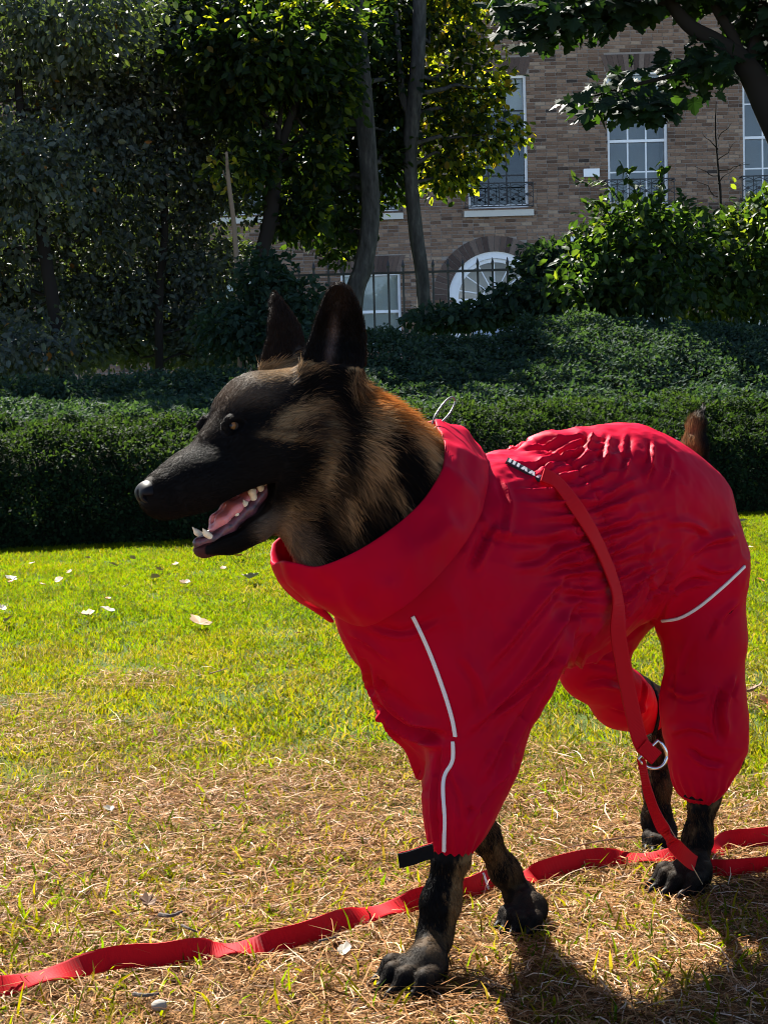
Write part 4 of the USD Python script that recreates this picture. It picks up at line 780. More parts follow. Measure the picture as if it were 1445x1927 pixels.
# D ring: a half circle closed by a bar; its plane faces the camera
ex = unit(c_right * .62 + c_up * .60 ); ey = unit(c_right * .70 - c_up * .62); ey = unit(ey - ex * (ex @ ey)); 
dpts = np.vstack([[RING_C + ex * rr * np.cos(t) + ey * (.003 + rr * 1.25 * np.sin(t)) for t in a_], [RING_C - ex * rr - ey * .002], [RING_C + ex * rr - ey * .002], [RING_C + ex * rr + ey * .003]])
DRING = tube(dpts, .0021, 8, False)
b0, b1 = RING_C - ex * .012 - ey * .006, RING_C + ex * .010 - ey * .004
LOOP = ribbon(np.linspace(RING_C - ey * .012 - ex * .002, RING_C + ey * .012, 8) , np.repeat([unit(V3(.1, -1, .1))], 8, 0), .019, .006)
# ---------------------------------------------------------------- nose, eyes, tongue, teeth
NZ = Field()
NZ.seg(HP(280, 924), HP(303, 921), hr(20), hr(18), side=h_near, sa=hr(24), sb=hr(26), k=.01)
for s in (1, -1):
    NZ.ball(HM(283, 931, .009, s), hr(16), k=.008)
for s in (1, -1):
    NZ.chain([HM(276, 934, .0105, s), HM(284, 937, .0135, s), HM(294, 936, .0175, s)], [hr(5), hr(5.5), hr(3)], k=.004, op='sub')
NZ.seg(HP(262, 926), HP(272, 950), .0012, .0012, k=.003, op='sub')
nc = HP(285, 926); nv_, nf_ = surface(NZ, nc - .035, nc + .035, .0012); NOSE = (relax(nv_, nf_, 2), nf_)
TG = Field(); TG.chain([HP(500, 908), HP(468, 932), HP(436, 956), HP(412, 978), HP(398, 996)], [hr(11), hr(12), hr(11), hr(9), hr(5)], side=h_near, ss=[hr(26), hr(30), hr(30), hr(26), hr(12)], k=.01)
TG.seg(HP(480, 908), HP(402, 980), .002, .0015, k=.006, op='sub')
tc = HP(450, 950); tv_, tf_ = surface(TG, tc - .06, tc + .06, .0016); TONGUE = (relax(tv_, tf_, 2), tf_)
GM = Field(); GM.chain([HM(505, 918, .020, 1), HM(470, 958, .0165, 1), HM(432, 992, .012, 1), HM(402, 1014, .008, 1), HP(374, 1022), HM(402, 1014, .008, -1), HM(470, 958, .0165, -1)], [hr(10), hr(11), hr(11), hr(10), hr(9), hr(9), hr(9)], k=.006)
gc = HP(435, 970); gv_, gf_ = surface(GM, gc - .075, gc + .075, .0018); GUM = (relax(gv_, gf_, 2), gf_)
def tooth(base, tip, r, bend=0.0, tips=None):
    F = Field(); mid = (base + tip) / 2 + h_fwd * bend
    F.chain([base, mid, tip], [r * .9, r * .68, r * .13], k=.003)
    for q in (tips or []): F.seg(mid, q, r * .7, r * .25, k=.003)
    lo = np.minimum(base, tip) - r * 2.2; hi = np.maximum(base, tip) + r * 2.2
    v, f = surface(F, lo, hi, max(.0007, r / 5)); return relax(v, f, 1), f
TEETH = [tooth(HM(401, 1014, .0095, 1), HM(381, 994, .0125, 1), hr(7.5), .002), tooth(HM(401, 1014, .0095, -1), HM(380, 994, .0125, -1), hr(7.5), .002)]
for (bx, by, tx, ty, r, n) in ((387, 1030, 382, 1018, 5, .005), (379, 1029, 373, 1020, 4, .001), (373, 1023, 366, 1014, 4, -.004), (434, 985, 431, 976, 4, .0135), (448, 973, 443, 960, 6, .0150), (465, 958, 458, 940, 6.5, .0165), (478, 938, 471, 915, 8.5, .0185), (492, 922, 487, 912, 6.5, .0200), (499, 910, 496, 902, 5, .0205)):
    TEETH.append(tooth(HM(bx, by, n, 1), HM(tx, ty, n + .001, 1), hr(r), 0, [HM(tx + 9, ty + 6, n + .001, 1)] if r > 6 and n > .016 else None))
def eyeball(e, s):
    c = e - h_near * s * (.0068 if s > 0 else .0100); m = trimesh.creation.icosphere(4, .0098); v = m.vertices + c
    rd = unit(ray(433, 800)); w_ = (EYE + rd * ((c - EYE) @ rd)) - c; look = unit(w_ - rd * math.sqrt(max(.0098**2 - w_ @ w_, 1e-8))) if s > 0 else unit(h_fwd - h_near); ca = (m.vertices / .0098) @ look
    col = np.where(ca[:, None] > math.cos(math.radians(14)), V3(.004, .004, .004), np.where(ca[:, None] > math.cos(math.radians(38)), V3(.20, .085, .022), np.where(ca[:, None] > math.cos(math.radians(42)), V3(.02, .014, .01), V3(.06, .04, .03))))
    return (v, m.faces), col
EYEBALLS = [eyeball(e, s) for e, s in zip(EYES, (1, -1))]
# ---------------------------------------------------------------- coat: colours and hair
bv, bf = BODY
BN = normals(bv, bf)
def smooth(x, a, b): t = np.clip((x - a) / (b - a), 0, 1); return t * t * (3 - 2 * t)
def coat(P, N):
    """(linear colour, hair length, region) at points of the skin. The pattern is laid out on the dog's left side and mirrored."""
    z = P[:, 2]
    head = z > .33
    hd = (P - HO) @ h_near; bd = (P - WITHERS) @ b_near
    tail = (P - WITHERS) @ b_fwd < -.36; tail &= z > .3
    Q = P.copy(); m = head & (hd < 0) & ~tail
    Q[m] = P[m] - 2 * hd[m, None] * h_near
    px = to_px(Q); x, y = px[:, 0], px[:, 1]
    tan = V3(.46, .30, .15); grey = V3(.17, .13, .095); blk = V3(.0045, .0040, .0040); org = V3(.50, .19, .04); brn = V3(.055, .034, .022)
    n1 = meshkit.fbm(Q / .02, 3, 31); n2 = meshkit.fbm(Q / V3(.05, .05, .05), 2, 7)
    # stripes follow the lie of the neck hair (down and back)
    s1 = (x * .93 - y * .36) / 34.0 + (n2 - .5) * 2.6; s2 = (x * .36 + y * .93) / 210.0
    st = meshkit.fbm(np.stack([s1, s2, 0 * s1], 1), 3, 17)
    t = smooth(st, .41, .58)
    col = blk + (tan - blk) * t[:, None]
    nape = smooth(-(y - (705 + (x - 640) * .50)), -62, -8) * smooth(x, 660, 700)
    col = col * (1 - nape[:, None]) + (org * (.55 + .7 * n1[:, None])) * nape[:, None]
    def blob(cx, cy, rx, ry, ang, soft=.45):
        a = math.radians(ang); u = ((x - cx) * math.cos(a) + (y - cy) * math.sin(a)) / rx; v = (-(x - cx) * math.sin(a) + (y - cy) * math.cos(a)) / ry
        return smooth(-(np.sqrt(u * u + v * v) + (n1 - .5) * .9), -1 - soft, -1 + soft)
    def lay(c, w):
        nonlocal col
        w = w[:, None]; col = col * (1 - w) + c * w
    lay(blk, blob(655, 860, 22, 190, 12) * .9); lay(blk, blob(690, 1000, 26, 90, 15) * .8)
    face = smooth(-(x - (640 - .22 * (y - 720))), -40, 20) * smooth(-(y - 960 + (x - 520) * .1), -50, 40)
    lay(blk, face); lay(blk, smooth(-(x - (528 + .25 * (1000 - y))), -14, 10) * (y > 880))
    lay(grey * 1.15, blob(540, 1010, 62, 40, 35) * .75); lay(tan * .9, blob(560, 1045, 50, 18, 10) * .6)
    lay(grey * .75, blob(490, 712, 130, 34, -30, .8) * .8); lay(tan * .8, blob(550, 692, 70, 16, -12) * .8); lay(brn * 1.6, blob(395, 765, 22, 62, 30) * .8)
    lay(tan * .85, blob(568, 778, 50, 17, -24) * .9); lay(tan * .55, blob(545, 822, 70, 9, 6) * .8); lay(brn, blob(610, 800, 40, 50, 0) * .5)
    lay(tan * .35, blob(600, 900, 14, 80, 20) * .7)
    lay(blk, blob(440, 805, 60, 40, -20)); lay(blk * 1.3, smooth(-(x - 425 + (y - 850) * .2), -25, 25) * smooth(y - (800 + (430 - x) * .72), -6, 14))
    lay(grey * .35, smooth(-(x - 420), -10, 30) * smooth(-(y - (812 + (400 - x) * .75)), -14, 6) * .7)
    ln = np.full(len(P), .012)
    ln = np.where(x > 600, .010 + .011 * smooth(x, 600, 720), ln); ln = np.where((y > 960) & (x > 515), np.maximum(ln, .015), ln)
    ln = ln * (1 - .74 * smooth(-(x - 560 + .0 * y), -30, 60))
    reg = np.zeros(len(P), int)
    for e, k in ((EAR_N, 1), (EAR_F, 1)):
        q = P - e['base']; v = q @ e['up']; inside = (v > .012) & (np.abs(q @ e['side']) < e['w'] * 1.15) & (np.abs(q @ e['nrm']) < .032)
        front = (N @ e['nrm']) > .15; u = q @ e['side'] / e['w']; tv = v / e['L']
        c = np.where(front[:, None], blk * 1.0, brn * .35 + 0 * P)
        pk = np.exp(-((u + .12) / .15) ** 2) * smooth(tv, .05, .25) * smooth(-tv, -.72, -.45) * front
        pk = pk + .22 * np.exp(-((u) / .4) ** 2) * smooth(tv, .55, .8) * front
        c = c * (1 - pk[:, None]) + V3(.10, .075, .068) * pk[:, None]
        col = np.where(inside[:, None], c, col); ln = np.where(inside, np.where(front, .0055, .006), ln); reg = np.where(inside, 1, reg)
    # legs
    low = ~head
    lx = to_px(P)[:, 0]
    sb = meshkit.fbm(np.stack([(P @ b_fwd) / .0075, (P @ b_near) / .0085, z / .030], 1), 3, 5)
    near_front = (P @ b_fwd - WITHERS @ b_fwd > .02) & (bd > .018)
    bias = np.where(near_front, .15 - .36 * smooth((N @ b_fwd), .15, .72), .04)
    tl = .85 * smooth(sb + bias, .45, .63) * smooth(z, .015, .085)
    hind = (P - WITHERS) @ b_fwd < -.2
    lc = blk + (V3(.25, .145, .062) * np.where(hind, .5, np.where(near_front, .85, .55))[:, None] - blk) * tl[:, None]
    top = smooth(N[:, 2], .35, .8) * smooth(-z, -.06, -.045)
    lc = lc * (1 - .4 * top[:, None]) + grey * .4 * .4 * top[:, None]
    col = np.where(low[:, None], lc, col); ln = np.where(low, .0055 + .003 * (z > .12), ln); reg = np.where(low, 2, reg)
    ln = np.where(low & (z < .05), .0028, ln)
    tp = (P - TAIL[1]) @ unit(TAIL[4] - TAIL[1]) / np.linalg.norm(TAIL[4] - TAIL[1])
    tw = (smooth(-(lx - 1312), -14, 8) * smooth(-tp, -.95, -.6))[:, None]; tc = blk * (1 - tw) + (V3(.20, .11, .045) * (.5 + n1[:, None])) * tw; tc = np.where((tp > .93)[:, None], V3(.30, .28, .26), tc)
    col = np.where(tail[:, None], tc, col); ln = np.where(tail, .011, ln); reg = np.where(tail, 3, reg)
    return col, ln, reg
def hair_dir(P, N, reg):
    x = to_px(P)[:, 0][:, None]
    back = unit(-h_fwd * 1.0 + V3(0, 0, .15)); down = unit(-b_fwd * .55 + V3(0, 0, -.85)); nape = unit(-b_fwd + V3(0, 0, -.35))
    w = smooth(x, 560, 680); g = back * (1 - w) + down * w
    hi = smooth(N[:, 2:3], .25, .8) * w; g = g * (1 - hi) + nape * hi
    g = np.where((reg == 2)[:, None], V3(0, 0, -1) - b_fwd * .25, g)
    for e in (EAR_N, EAR_F):
        near = np.linalg.norm(P - e['base'], axis=1) < .13
        g = np.where(((reg == 1) & near)[:, None], e['up'], g)
    g = np.where((reg == 3)[:, None], unit(TAIL[4] - TAIL[1]), g)
    return unit(g - (g * N).sum(1)[:, None] * N * .98)
BODY_COL, _, BREG = coat(bv, BN)
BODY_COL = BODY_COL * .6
# mouth lining
mm = np.zeros(len(bv), bool)
mp = HP(440, 960); inm = (np.linalg.norm(bv - mp, axis=1) < .075) & (np.abs((bv - HO) @ h_near) < .0195) & (np.abs(N_ := (BN @ h_near)) < .9)
pxm = to_px(bv); cav = inm & (pxm[:, 0] < 520) & (pxm[:, 1] > 890) & ((bv - HP(440, 935)) @ V3(0, 0, 1) < .03) & ((np.abs((bv - HO) @ h_near) < .013))
BODY_COL[cav] = V3(.05, .016, .016)
rng = np.random.default_rng(11)
def grow(count):
    tri = bv[bf]; ar = np.linalg.norm(np.cross(tri[:, 1] - tri[:, 0], tri[:, 2] - tri[:, 0]), axis=1) / 2
    c = tri.mean(1); px = to_px(c); z = c[:, 2]
    vis = ((z > .33) & ((px[:, 0] < 850) | (px[:, 0] > 1270))) | (z < .20)
    # skin under the suit and the collar grows none
    own = S(c.astype(np.float32)) > .004
    ncl = ((c - ctr) @ axis) > -.03; neckok = (c[:, 2] < .33) | ncl | (px[:, 0] > 1200)
    nosegap = (np.linalg.norm(c - nc, axis=1) > .0155)
    dens = np.where(z > .33, 1.0, 1.0) * own * neckok * vis * nosegap
    mouth = (px[:, 0] < 522) & (px[:, 1] > 880) & (np.linalg.norm(c - mp, axis=1) < .075) & ((np.abs((c - HO) @ h_near) < .016) | (normals(bv, bf)[bf].mean(1)[:, 2] > .35) & (px[:, 1] > 940))
    dens = dens * ~mouth
    for e in EYES: dens = dens * (np.linalg.norm(c - e, axis=1) > .0085)
    p = ar * dens; p /= p.sum(); k = rng.choice(len(bf), count, p=p)
    u = rng.random((count, 2)); u = np.where(u.sum(1, keepdims=True) > 1, 1 - u, u)
    w = np.c_[1 - u.sum(1), u]
    P = (tri[k] * w[:, :, None]).sum(1); N = unit((BN[bf[k]] * w[:, :, None]).sum(1))
    return P, N
Pa, Na = grow(150000)
kf = to_px(Pa); kf = (kf[:, 0] < 590) & (Pa[:, 2] > .33) & (kf[:, 1] > 690)
Pb, Nb = grow(200000); kb = to_px(Pb); kb = (kb[:, 0] < 590) & (Pb[:, 2] > .33) & (kb[:, 1] > 690)
P, N = np.vstack([Pa, Pb[kb]]), np.vstack([Na, Nb[kb]]); FACE = np.r_[kf, np.ones(kb.sum(), bool)]
col, ln, reg = coat(P, N)
col = coat(P + rng.normal(0, .0065, P.shape) * np.where(P[:, 2:] < .33, .6, .80), N)[0]; keep_ = (reg == 1) | (reg == 3) | (P[:, 2] < .05); col = np.where(keep_[:, None], coat(P, N)[0], col)
g = hair_dir(P, N, reg)
ln = np.where(FACE, np.maximum(ln, .0048), ln) * rng.uniform(.6, 1.25, len(P))
rise = np.select([reg == 1, reg == 2, reg == 3], [.30, .20, .12], .14 + .20 * (ln > .012)) * rng.uniform(.5, 1.5, len(P)); rise = np.where(FACE & (ln < .009), rise * .55, rise)
jit = unit(rng.normal(size=P.shape)); short = (ln < .008)[:, None]; clump = np.where(short, .10, 1.0) * unit(np.stack([meshkit.fbm(P / .009, 2, 40 + i) - .5 for i in range(3)], 1) + 1e-6)
d0 = unit(g + N * rise[:, None] * 1.6 + jit * .14 + clump * .20); d1 = unit(g + N * rise[:, None] * .2 + jit * .12 + clump * .30)
CVS = np.stack([P - N * .0006, P + d0 * ln[:, None] * .33, P + (d0 * .40 + d1 * .28) * ln[:, None], P + (d0 * .45 + d1 * .58) * ln[:, None]], 1)
hcol = col * rng.uniform(.6, 1.45, (len(P), 1)) + rng.uniform(0, .002, (len(P), 1))
HW = np.tile(np.array([.00042, .00040, .00028, .00006]), (len(P), 1)) * rng.uniform(.7, 1.2, (len(P), 1)) * np.where(FACE & (ln < .009), .55, 1.0)[:, None]
def curves(name, cvs, widths, mat, parent, cols=None):
    p = path_for(name, parent); c = UsdGeom.BasisCurves.Define(stage, p); n, k = cvs.shape[:2]
    c.CreateTypeAttr('cubic'); c.CreateBasisAttr('catmullRom'); c.CreateWrapAttr('pinned')
    c.CreateCurveVertexCountsAttr(Vt.IntArray.FromNumpy(np.full(n, k, np.int32)))
    c.CreatePointsAttr(Vt.Vec3fArray.FromNumpy(cvs.reshape(-1, 3).astype(np.float32)))
    c.CreateWidthsAttr(Vt.FloatArray.FromNumpy(widths.ravel().astype(np.float32))); c.SetWidthsInterpolation('vertex')
    if cols is not None:
        UsdGeom.PrimvarsAPI(c).CreatePrimvar('tint', Sdf.ValueTypeNames.Color3fArray, 'uniform').Set(Vt.Vec3fArray.FromNumpy(cols.astype(np.float32)))
    UsdShade.MaterialBindingAPI.Apply(c.GetPrim()).Bind(mats[mat]); return p
# ---------------------------------------------------------------- the dog assembled
material('coat_skin', {'a': ('attribute', {'attribute': 'tint'}), 'p': ('principled_bsdf', {'roughness': .7, 'specular_ior_level': .06})}, [('a.color', 'p.base_color')], 'p.BSDF')
material('coat_hair', {'a': ('attribute', {'attribute': 'tint'}), 'p': ('principled_bsdf', {'roughness': .40, 'specular_ior_level': .06}), 't': ('translucent_bsdf', {}), 'm': ('mix_closure', {'fac': .16})},
         [('a.color', 'p.base_color'), ('a.color', 't.color'), ('p.BSDF', 'm.closure1'), ('t.BSDF', 'm.closure2')], 'm.closure')
material('red_nylon', {'g': ('geometry', {}), 'n': ('noise_texture', {'scale': 9.0, 'detail': 3.0}), 'r': ('rgb_ramp', {'ramp': [(.3, (.44, .0012, .022)), (.7, (.53, .0016, .031))]}),
    'w': ('noise_texture', {'scale': 42.0, 'detail': 4.0, 'type': 'ridged_multifractal', 'roughness': .45}), 'b': ('bump', {'strength': .22, 'distance': .004}),
    'p': ('principled_bsdf', {'roughness': .5, 'specular_ior_level': .05, 'sheen_weight': .0, 'sheen_tint': (1, .2, .4)}), 't': ('translucent_bsdf', {'color': (.5, .01, .02)}), 'm': ('mix_closure', {'fac': .12})},
    [('g.position', 'n.vector'), ('g.position', 'w.vector'), ('n.fac', 'r.fac'), ('r.color', 'p.base_color'), ('w.fac', 'b.height'), ('b.normal', 'p.normal'), ('p.BSDF', 'm.closure1'), ('t.BSDF', 'm.closure2')], 'm.closure')
material('red_webbing', {'g': ('geometry', {}), 'w': ('wave_texture', {'scale': 320.0, 'bands_direction': 'diagonal', 'distortion': 1.0}), 'b': ('bump', {'strength': .5, 'distance': .0006}), 'p': ('principled_bsdf', {'base_color': (.38, .0012, .006), 'roughness': .6, 'specular_ior_level': .1})},
    [('g.position', 'w.vector'), ('w.fac', 'b.height'), ('b.normal', 'p.normal')], 'p.BSDF')
simple('reflective_piping', (.55, .53, .52), .45); simple('black_webbing', (.003, .003, .0035), .8, specular_ior_level=.08)
simple('nose_leather', (.004, .004, .005), .5, specular_ior_level=.12); simple('tongue_pink', (.55, .17, .17), .38, subsurface_weight=.15, subsurface_scale=.004)
material('gum_flesh', {'g': ('geometry', {}), 'n': ('noise_texture', {'scale': 150.0}), 'r': ('rgb_ramp', {'ramp': [(.35, (.035, .02, .025)), (.62, (.13, .04, .048))]}), 'p': ('principled_bsdf', {'roughness': .3})}, [('g.position', 'n.vector'), ('n.fac', 'r.fac'), ('r.color', 'p.base_color')], 'p.BSDF')
simple('tooth_ivory', (.72, .62, .45), .3); simple('claw_horn', (.010, .008, .007), .55, specular_ior_level=.15)
material('eye_wet', {'a': ('attribute', {'attribute': 'tint'}), 'p': ('principled_bsdf', {'roughness': .07, 'specular_ior_level': .3})}, [('a.color', 'p.base_color')], 'p.BSDF')
simple('steel', (.75, .73, .70), .18, metallic=1.0); simple('white_rubber', (.62, .61, .60), .5); simple('black_rubber', (.012, .012, .013), .5); simple('cord_grey', (.07, .07, .075), .4)
dog = thing('dog', 'dark brindle shepherd dog with open mouth wearing a red rain suit on the grass', 'dog')
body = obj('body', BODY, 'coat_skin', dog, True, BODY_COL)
curves('fur', CVS, HW, 'coat_hair', dog, hcol)
obj('nose', NOSE, 'nose_leather', dog, True); obj('tongue', TONGUE, 'tongue_pink', dog, True); obj('gum', GUM, 'gum_flesh', dog, True)
for t in TEETH: obj('tooth', t, 'tooth_ivory', dog, True)
for m_, c_ in EYEBALLS: obj('eye', m_, 'eye_wet', dog, True, c_)
for c_ in CL: obj('claw', tube(catmull(c_, 5), np.linspace(.0042, .0012, 5), 8), 'claw_horn', dog, True)
wk = []
for bx, by, dx, dy, L in ((345, 925, 8, 40, .045), (365, 930, 30, 45, .05), (385, 925, 40, 20, .05), (395, 1045, 30, 30, .04), (430, 1043, 45, 40, .045), (470, 1018, 25, 50, .05), (480, 1010, -15, 55, .045), (500, 700, 35, 40, .0)):
    if L == 0: continue
    a = HP(bx, by, .03); b = HP(bx + dx, by + dy, .045); wk.append(catmull([a, (a + b) / 2 + V3(0, 0, -.003), b], 4))
wk = np.array(wk); curves('whisker', wk, np.tile([.0005, .0004, .0003, .0001], (len(wk), 1)), 'coat_hair', dog, np.full((len(wk), 3), .02))
suit = obj('suit', (sv, sf), 'red_nylon', dog, True)
obj('collar', COLLAR, 'red_nylon', suit, True)
for p_ in PIPES: obj('reflective_piping', p_, 'reflective_piping', suit)
# rubber name tag lying on the back, its lettering worn and seen edge on
tg, tn = cast_line(suit_tm, [(950, 872), (1014, 906)], 6, .003)
tdir = unit(tg[-1] - tg[0]); tup = V3(0, 0, 1) - tdir * tdir[2]; tside = unit(np.cross(tdir, unit(tup))); tside = tside if tside[1] > 0 else -tside; tnm = unit(np.cross(tside, tdir)); tnm = tnm if tnm[2] > 0 else -tnm
def slab(o, ex_, ey_, ez_, x0, x1, y0, y1, z0, z1):
    v, f = box(x0, x1, y0, y1, z0, z1); return o + v[:, :1] * ex_ + v[:, 1:2] * ey_ + v[:, 2:] * ez_, f
TL = np.linalg.norm(tg[-1] - tg[0]); tnm = unit(tnm - tside * .5); tside = unit(np.cross(tnm, tdir)); tside = tside if tside[1] > 0 else -tside
tagp = obj('name_tag', slab(tg[0], tdir, tside, tnm, 0, TL, -.002, .009, -.002, .0015), 'black_rubber', suit)
for k, (a, b, c, d) in enumerate(((.05, .14, 0, 0), (.17, .26, 0, 0), (.29, .38, 0, 0), (.42, .52, .3, 0), (.53, .62, -.3, 0), (.64, .73, .3, 0), (.75, .84, -.3, 0), (.86, .95, .3, 0))):
    obj('letter', slab(tg[0] + tdir * 0, unit(tdir + tside * 0), unit(tside + tdir * c), tnm, a * TL, b * TL - .001, -.001, .0078, .001, .0022), 'white_rubber', tagp)
cl = catmull([BP(812, 800, .006), BP(820, 780, .004), BP(838, 755, 0), BP(852, 747, -.003), BP(856, 757, -.004), BP(846, 778, 0), BP(830, 795, .004), BP(818, 806, .008)], 40)
obj('cord_loop', tube(cl, .0012, 7), 'cord_grey', suit, True)
# hook-and-loop cuff straps
pc = np.array([at(815, 1602, 1.64), at(795, 1608, 1.635), at(772, 1616, 1.632), at(750, 1621, 1.63)]); pc = catmull(pc, 8)
obj('cuff_strap', ribbon(pc, np.repeat([unit(V3(.1, -1, -.15))], 8, 0), .0165, .0024), 'black_webbing', suit)
edge = pc + c_up * .0082; obj('strap_binding', tube(edge, .0011, 6), 'red_webbing', suit)
hb = BP(1316, 1480, .070); ang_ = np.linspace(-2.6, .5, 12)
obj('cuff_strap', ribbon(np.array([hb + V3(math.sin(a) * .0245, -math.cos(a) * .0245, -.006 - .002 * a) for a in ang_]), np.array([V3(math.sin(a), -math.cos(a), 0) for a in ang_]), .016, .002), 'black_webbing', suit)
fb, fn_ = cast_line(suit_tm, [(1229, 1292), (1238, 1330), (1232, 1375), (1217, 1392)], 12, .002)
obj('cuff_strap', ribbon(fb, fn_, .006, .002), 'black_webbing', suit)
leash = thing('dog_leash', 'red webbing leash with steel ring trailing from the dog across the dry grass', 'leash')
obj('upper_strap', UPPER, 'red_webbing', leash); obj('long_strap', LOWER, 'red_webbing', leash); obj('strap_loop', LOOP, 'red_webbing', leash); obj('ring', DRING, 'steel', leash, True)
st_ = [ribbon(LP[i:i + 2] + 0, face[i:i + 2], .024, .0030) for i in (int(np.argmin(np.abs(to_px(LP)[:, 0] - 917) + (np.arange(420) < 200) * 999)), int(np.argmin(np.abs(to_px(LP)[:, 0] - 643) + (np.arange(420) < 200) * 999)))]
obj('stitching', st_[0], 'reflective_piping', leash)
# ---------------------------------------------------------------- lawn and dry grass
def blade_mat(name, ramp, trans, fac, rough=.6, spec=.04):
    material(name, {'a': ('attribute', {'attribute': 'tone'}), 'o': ('object_info', {}), 'ad': ('math', {'math_type': 'multiply_add', 'value2': .25, 'value3': -.125}), 'sm': ('math', {'math_type': 'add', 'use_clamp': True}), 'r': ('rgb_ramp', {'ramp': ramp}), 'tr': ('rgb_ramp', {'ramp': trans}), 'p': ('principled_bsdf', {'roughness': rough, 'specular_ior_level': spec}), 't': ('translucent_bsdf', {}), 'm': ('mix_closure', {'fac': fac})},
        [('o.random', 'ad.value1'), ('ad.value', 'sm.value1'), ('a.fac', 'sm.value2'), ('sm.value', 'r.fac'), ('sm.value', 'tr.fac'), ('r.color', 'p.base_color'), ('tr.color', 't.color'), ('p.BSDF', 'm.closure1'), ('t.BSDF', 'm.closure2')], 'm.closure')
G_RAMP = [(0, (.022, .046, .002)), (.45, (.055, .082, .002)), (.75, (.11, .100, .003)), (.90, (.20, .14, .03)), (1, (.32, .24, .10))]
G_TRN = [(0, (.16, .32, .004)), (.45, (.25, .32, .001)), (.75, (.37, .31, .002)), (.90, (.38, .27, .03)), (1, (.4, .3, .10))]
blade_mat('grass_blade', G_RAMP, G_TRN, .45)
blade_mat('straw', [(0, (.04, .015, .004)), (.3, (.15, .062, .018)), (.6, (.34, .165, .062)), (.85, (.54, .32, .16)), (1, (.70, .54, .38))], [(0, (.15, .08, .03)), (1, (.5, .36, .18))], .22, .45)
def strips(base, d0, d1, length, width, n=4, curl=None):
    """Thin bent strips: from base along d0 turning to d1."""
    u = np.linspace(0, 1, n); m = len(base)
    mid = unit(d0)[:, None] * (u - u * u * .5)[None, :, None] + unit(d1)[:, None] * (u * u * .5)[None, :, None]
    c = base[:, None] + mid * length[:, None, None]
    if curl is not None: c = c + curl[:, None] * (np.sin(u * np.pi)[None, :, None]) * length[:, None, None]
    t = unit(np.gradient(c, axis=1)); s = np.cross(t, V3(.3, .2, 1.0) + np.random.default_rng(3).normal(0, .4, (m, 1, 3))); s = unit(s)
    w = width[:, None, None] * np.array([.8, 1, .75, .12] if n == 4 else np.linspace(1, .15, n))[None, :, None] * .5
    v = np.stack([c - s * w, c + s * w], 2).reshape(m, -1, 3); f = []
    for k in range(n - 1): f += [[2 * k, 2 * k + 1, 2 * k + 3], [2 * k, 2 * k + 3, 2 * k + 2]]
    f = np.array(f); return v.reshape(-1, 3), (f[None] + (np.arange(m) * 2 * n)[:, None, None]).reshape(-1, 3), 2 * n
def tuft_patch(rng, size, n, h, tone, lean=.5, width=.003):
    b = np.c_[rng.uniform(-size, size, (n, 2)) / 2 * 1.25, np.full(n, -.004)]; c = rng.normal(0, 1, (14, 2)) * size * .3
    m = rng.random(n) < .35; b[m, :2] = c[rng.integers(0, 14, m.sum())] + rng.normal(0, .008, (m.sum(), 2))
    d0 = np.c_[rng.normal(0, .35, (n, 2)), np.ones(n)]; d1 = np.c_[rng.normal(0, lean * 1.6, (n, 2)), rng.uniform(-.1, .8, n)]
    v, f, k = strips(b, d0, d1, h * rng.uniform(.5, 1.35, n), width * rng.uniform(.7, 1.3, n)); return v, f, np.repeat(np.clip(rng.normal(*tone, n), 0, 1), k)
def straw_patch(rng, size, n):
    b = np.c_[rng.uniform(-size, size, (n, 2)) / 2 * 1.25, rng.uniform(.0, .012, n)]; a = rng.uniform(0, 2 * np.pi, n)
    d0 = np.c_[np.cos(a), np.sin(a), rng.normal(.10, .16, n)]; a2 = a + rng.normal(0, .7, n); d1 = np.c_[np.cos(a2), np.sin(a2), rng.normal(-.15, .3, n)]
    L = rng.gamma(3.0, .0092, n).clip(.008, .09); curl = np.c_[rng.normal(0, .10, (n, 2)), np.abs(rng.normal(0, .08, n))]
    v, f, k = strips(b, d0, d1, L, rng.uniform(.0008, .0019, n), 4, curl); v[:, 2] = np.maximum(v[:, 2], .0005); return v, f, np.repeat(np.clip(rng.normal(.52, .30, n), 0, 1), k)
lrng = np.random.default_rng(51); PS = .20
def instancer(name, label, cat, mat, patches, place):
    """place: rows of x, y, proto, scale."""
    p = path_for(name); pi = UsdGeom.PointInstancer.Define(stage, p); tag(pi, label, cat, None, 'stuff')
    rel = pi.CreatePrototypesRel()
    for k, (v, f, t) in enumerate(patches):
        q = obj('patch', (v, f), mat, p, tone=t); rel.AddTarget(q)
    place = np.asarray(place); n = len(place); a = lrng.uniform(0, 2 * np.pi, n)
    pi.CreatePositionsAttr(Vt.Vec3fArray.FromNumpy(np.c_[place[:, 0], place[:, 1], ground_z(place[:, 0], place[:, 1]) - .002].astype(np.float32)))
    pi.CreateProtoIndicesAttr(Vt.IntArray.FromNumpy(place[:, 2].astype(np.int32)))
    pi.CreateScalesAttr(Vt.Vec3fArray.FromNumpy(np.repeat(place[:, 3:4], 3, 1).astype(np.float32)))
    pi.CreateOrientationsAttr(Vt.QuathArray([Gf.Quath(float(math.cos(t / 2)), 0, 0, float(math.sin(t / 2))) for t in a]))
green = [tuft_patch(lrng, PS, 460, .024, (.42, .20), .6, .0026) for _ in range(5)] + [tuft_patch(lrng, PS, 440, .023, (.66, .20), .7, .0025) for _ in range(5)]
sparse = [tuft_patch(lrng, PS, 48, .040, (.50, .25), .7, .0030) for _ in range(4)] + [tuft_patch(lrng, PS, 130, .036, (.55, .25), .8, .0030) for _ in range(4)]
straw = [straw_patch(lrng, PS, 950) for _ in range(8)]
gpl, spl, tpl = [], [], []
step = .14
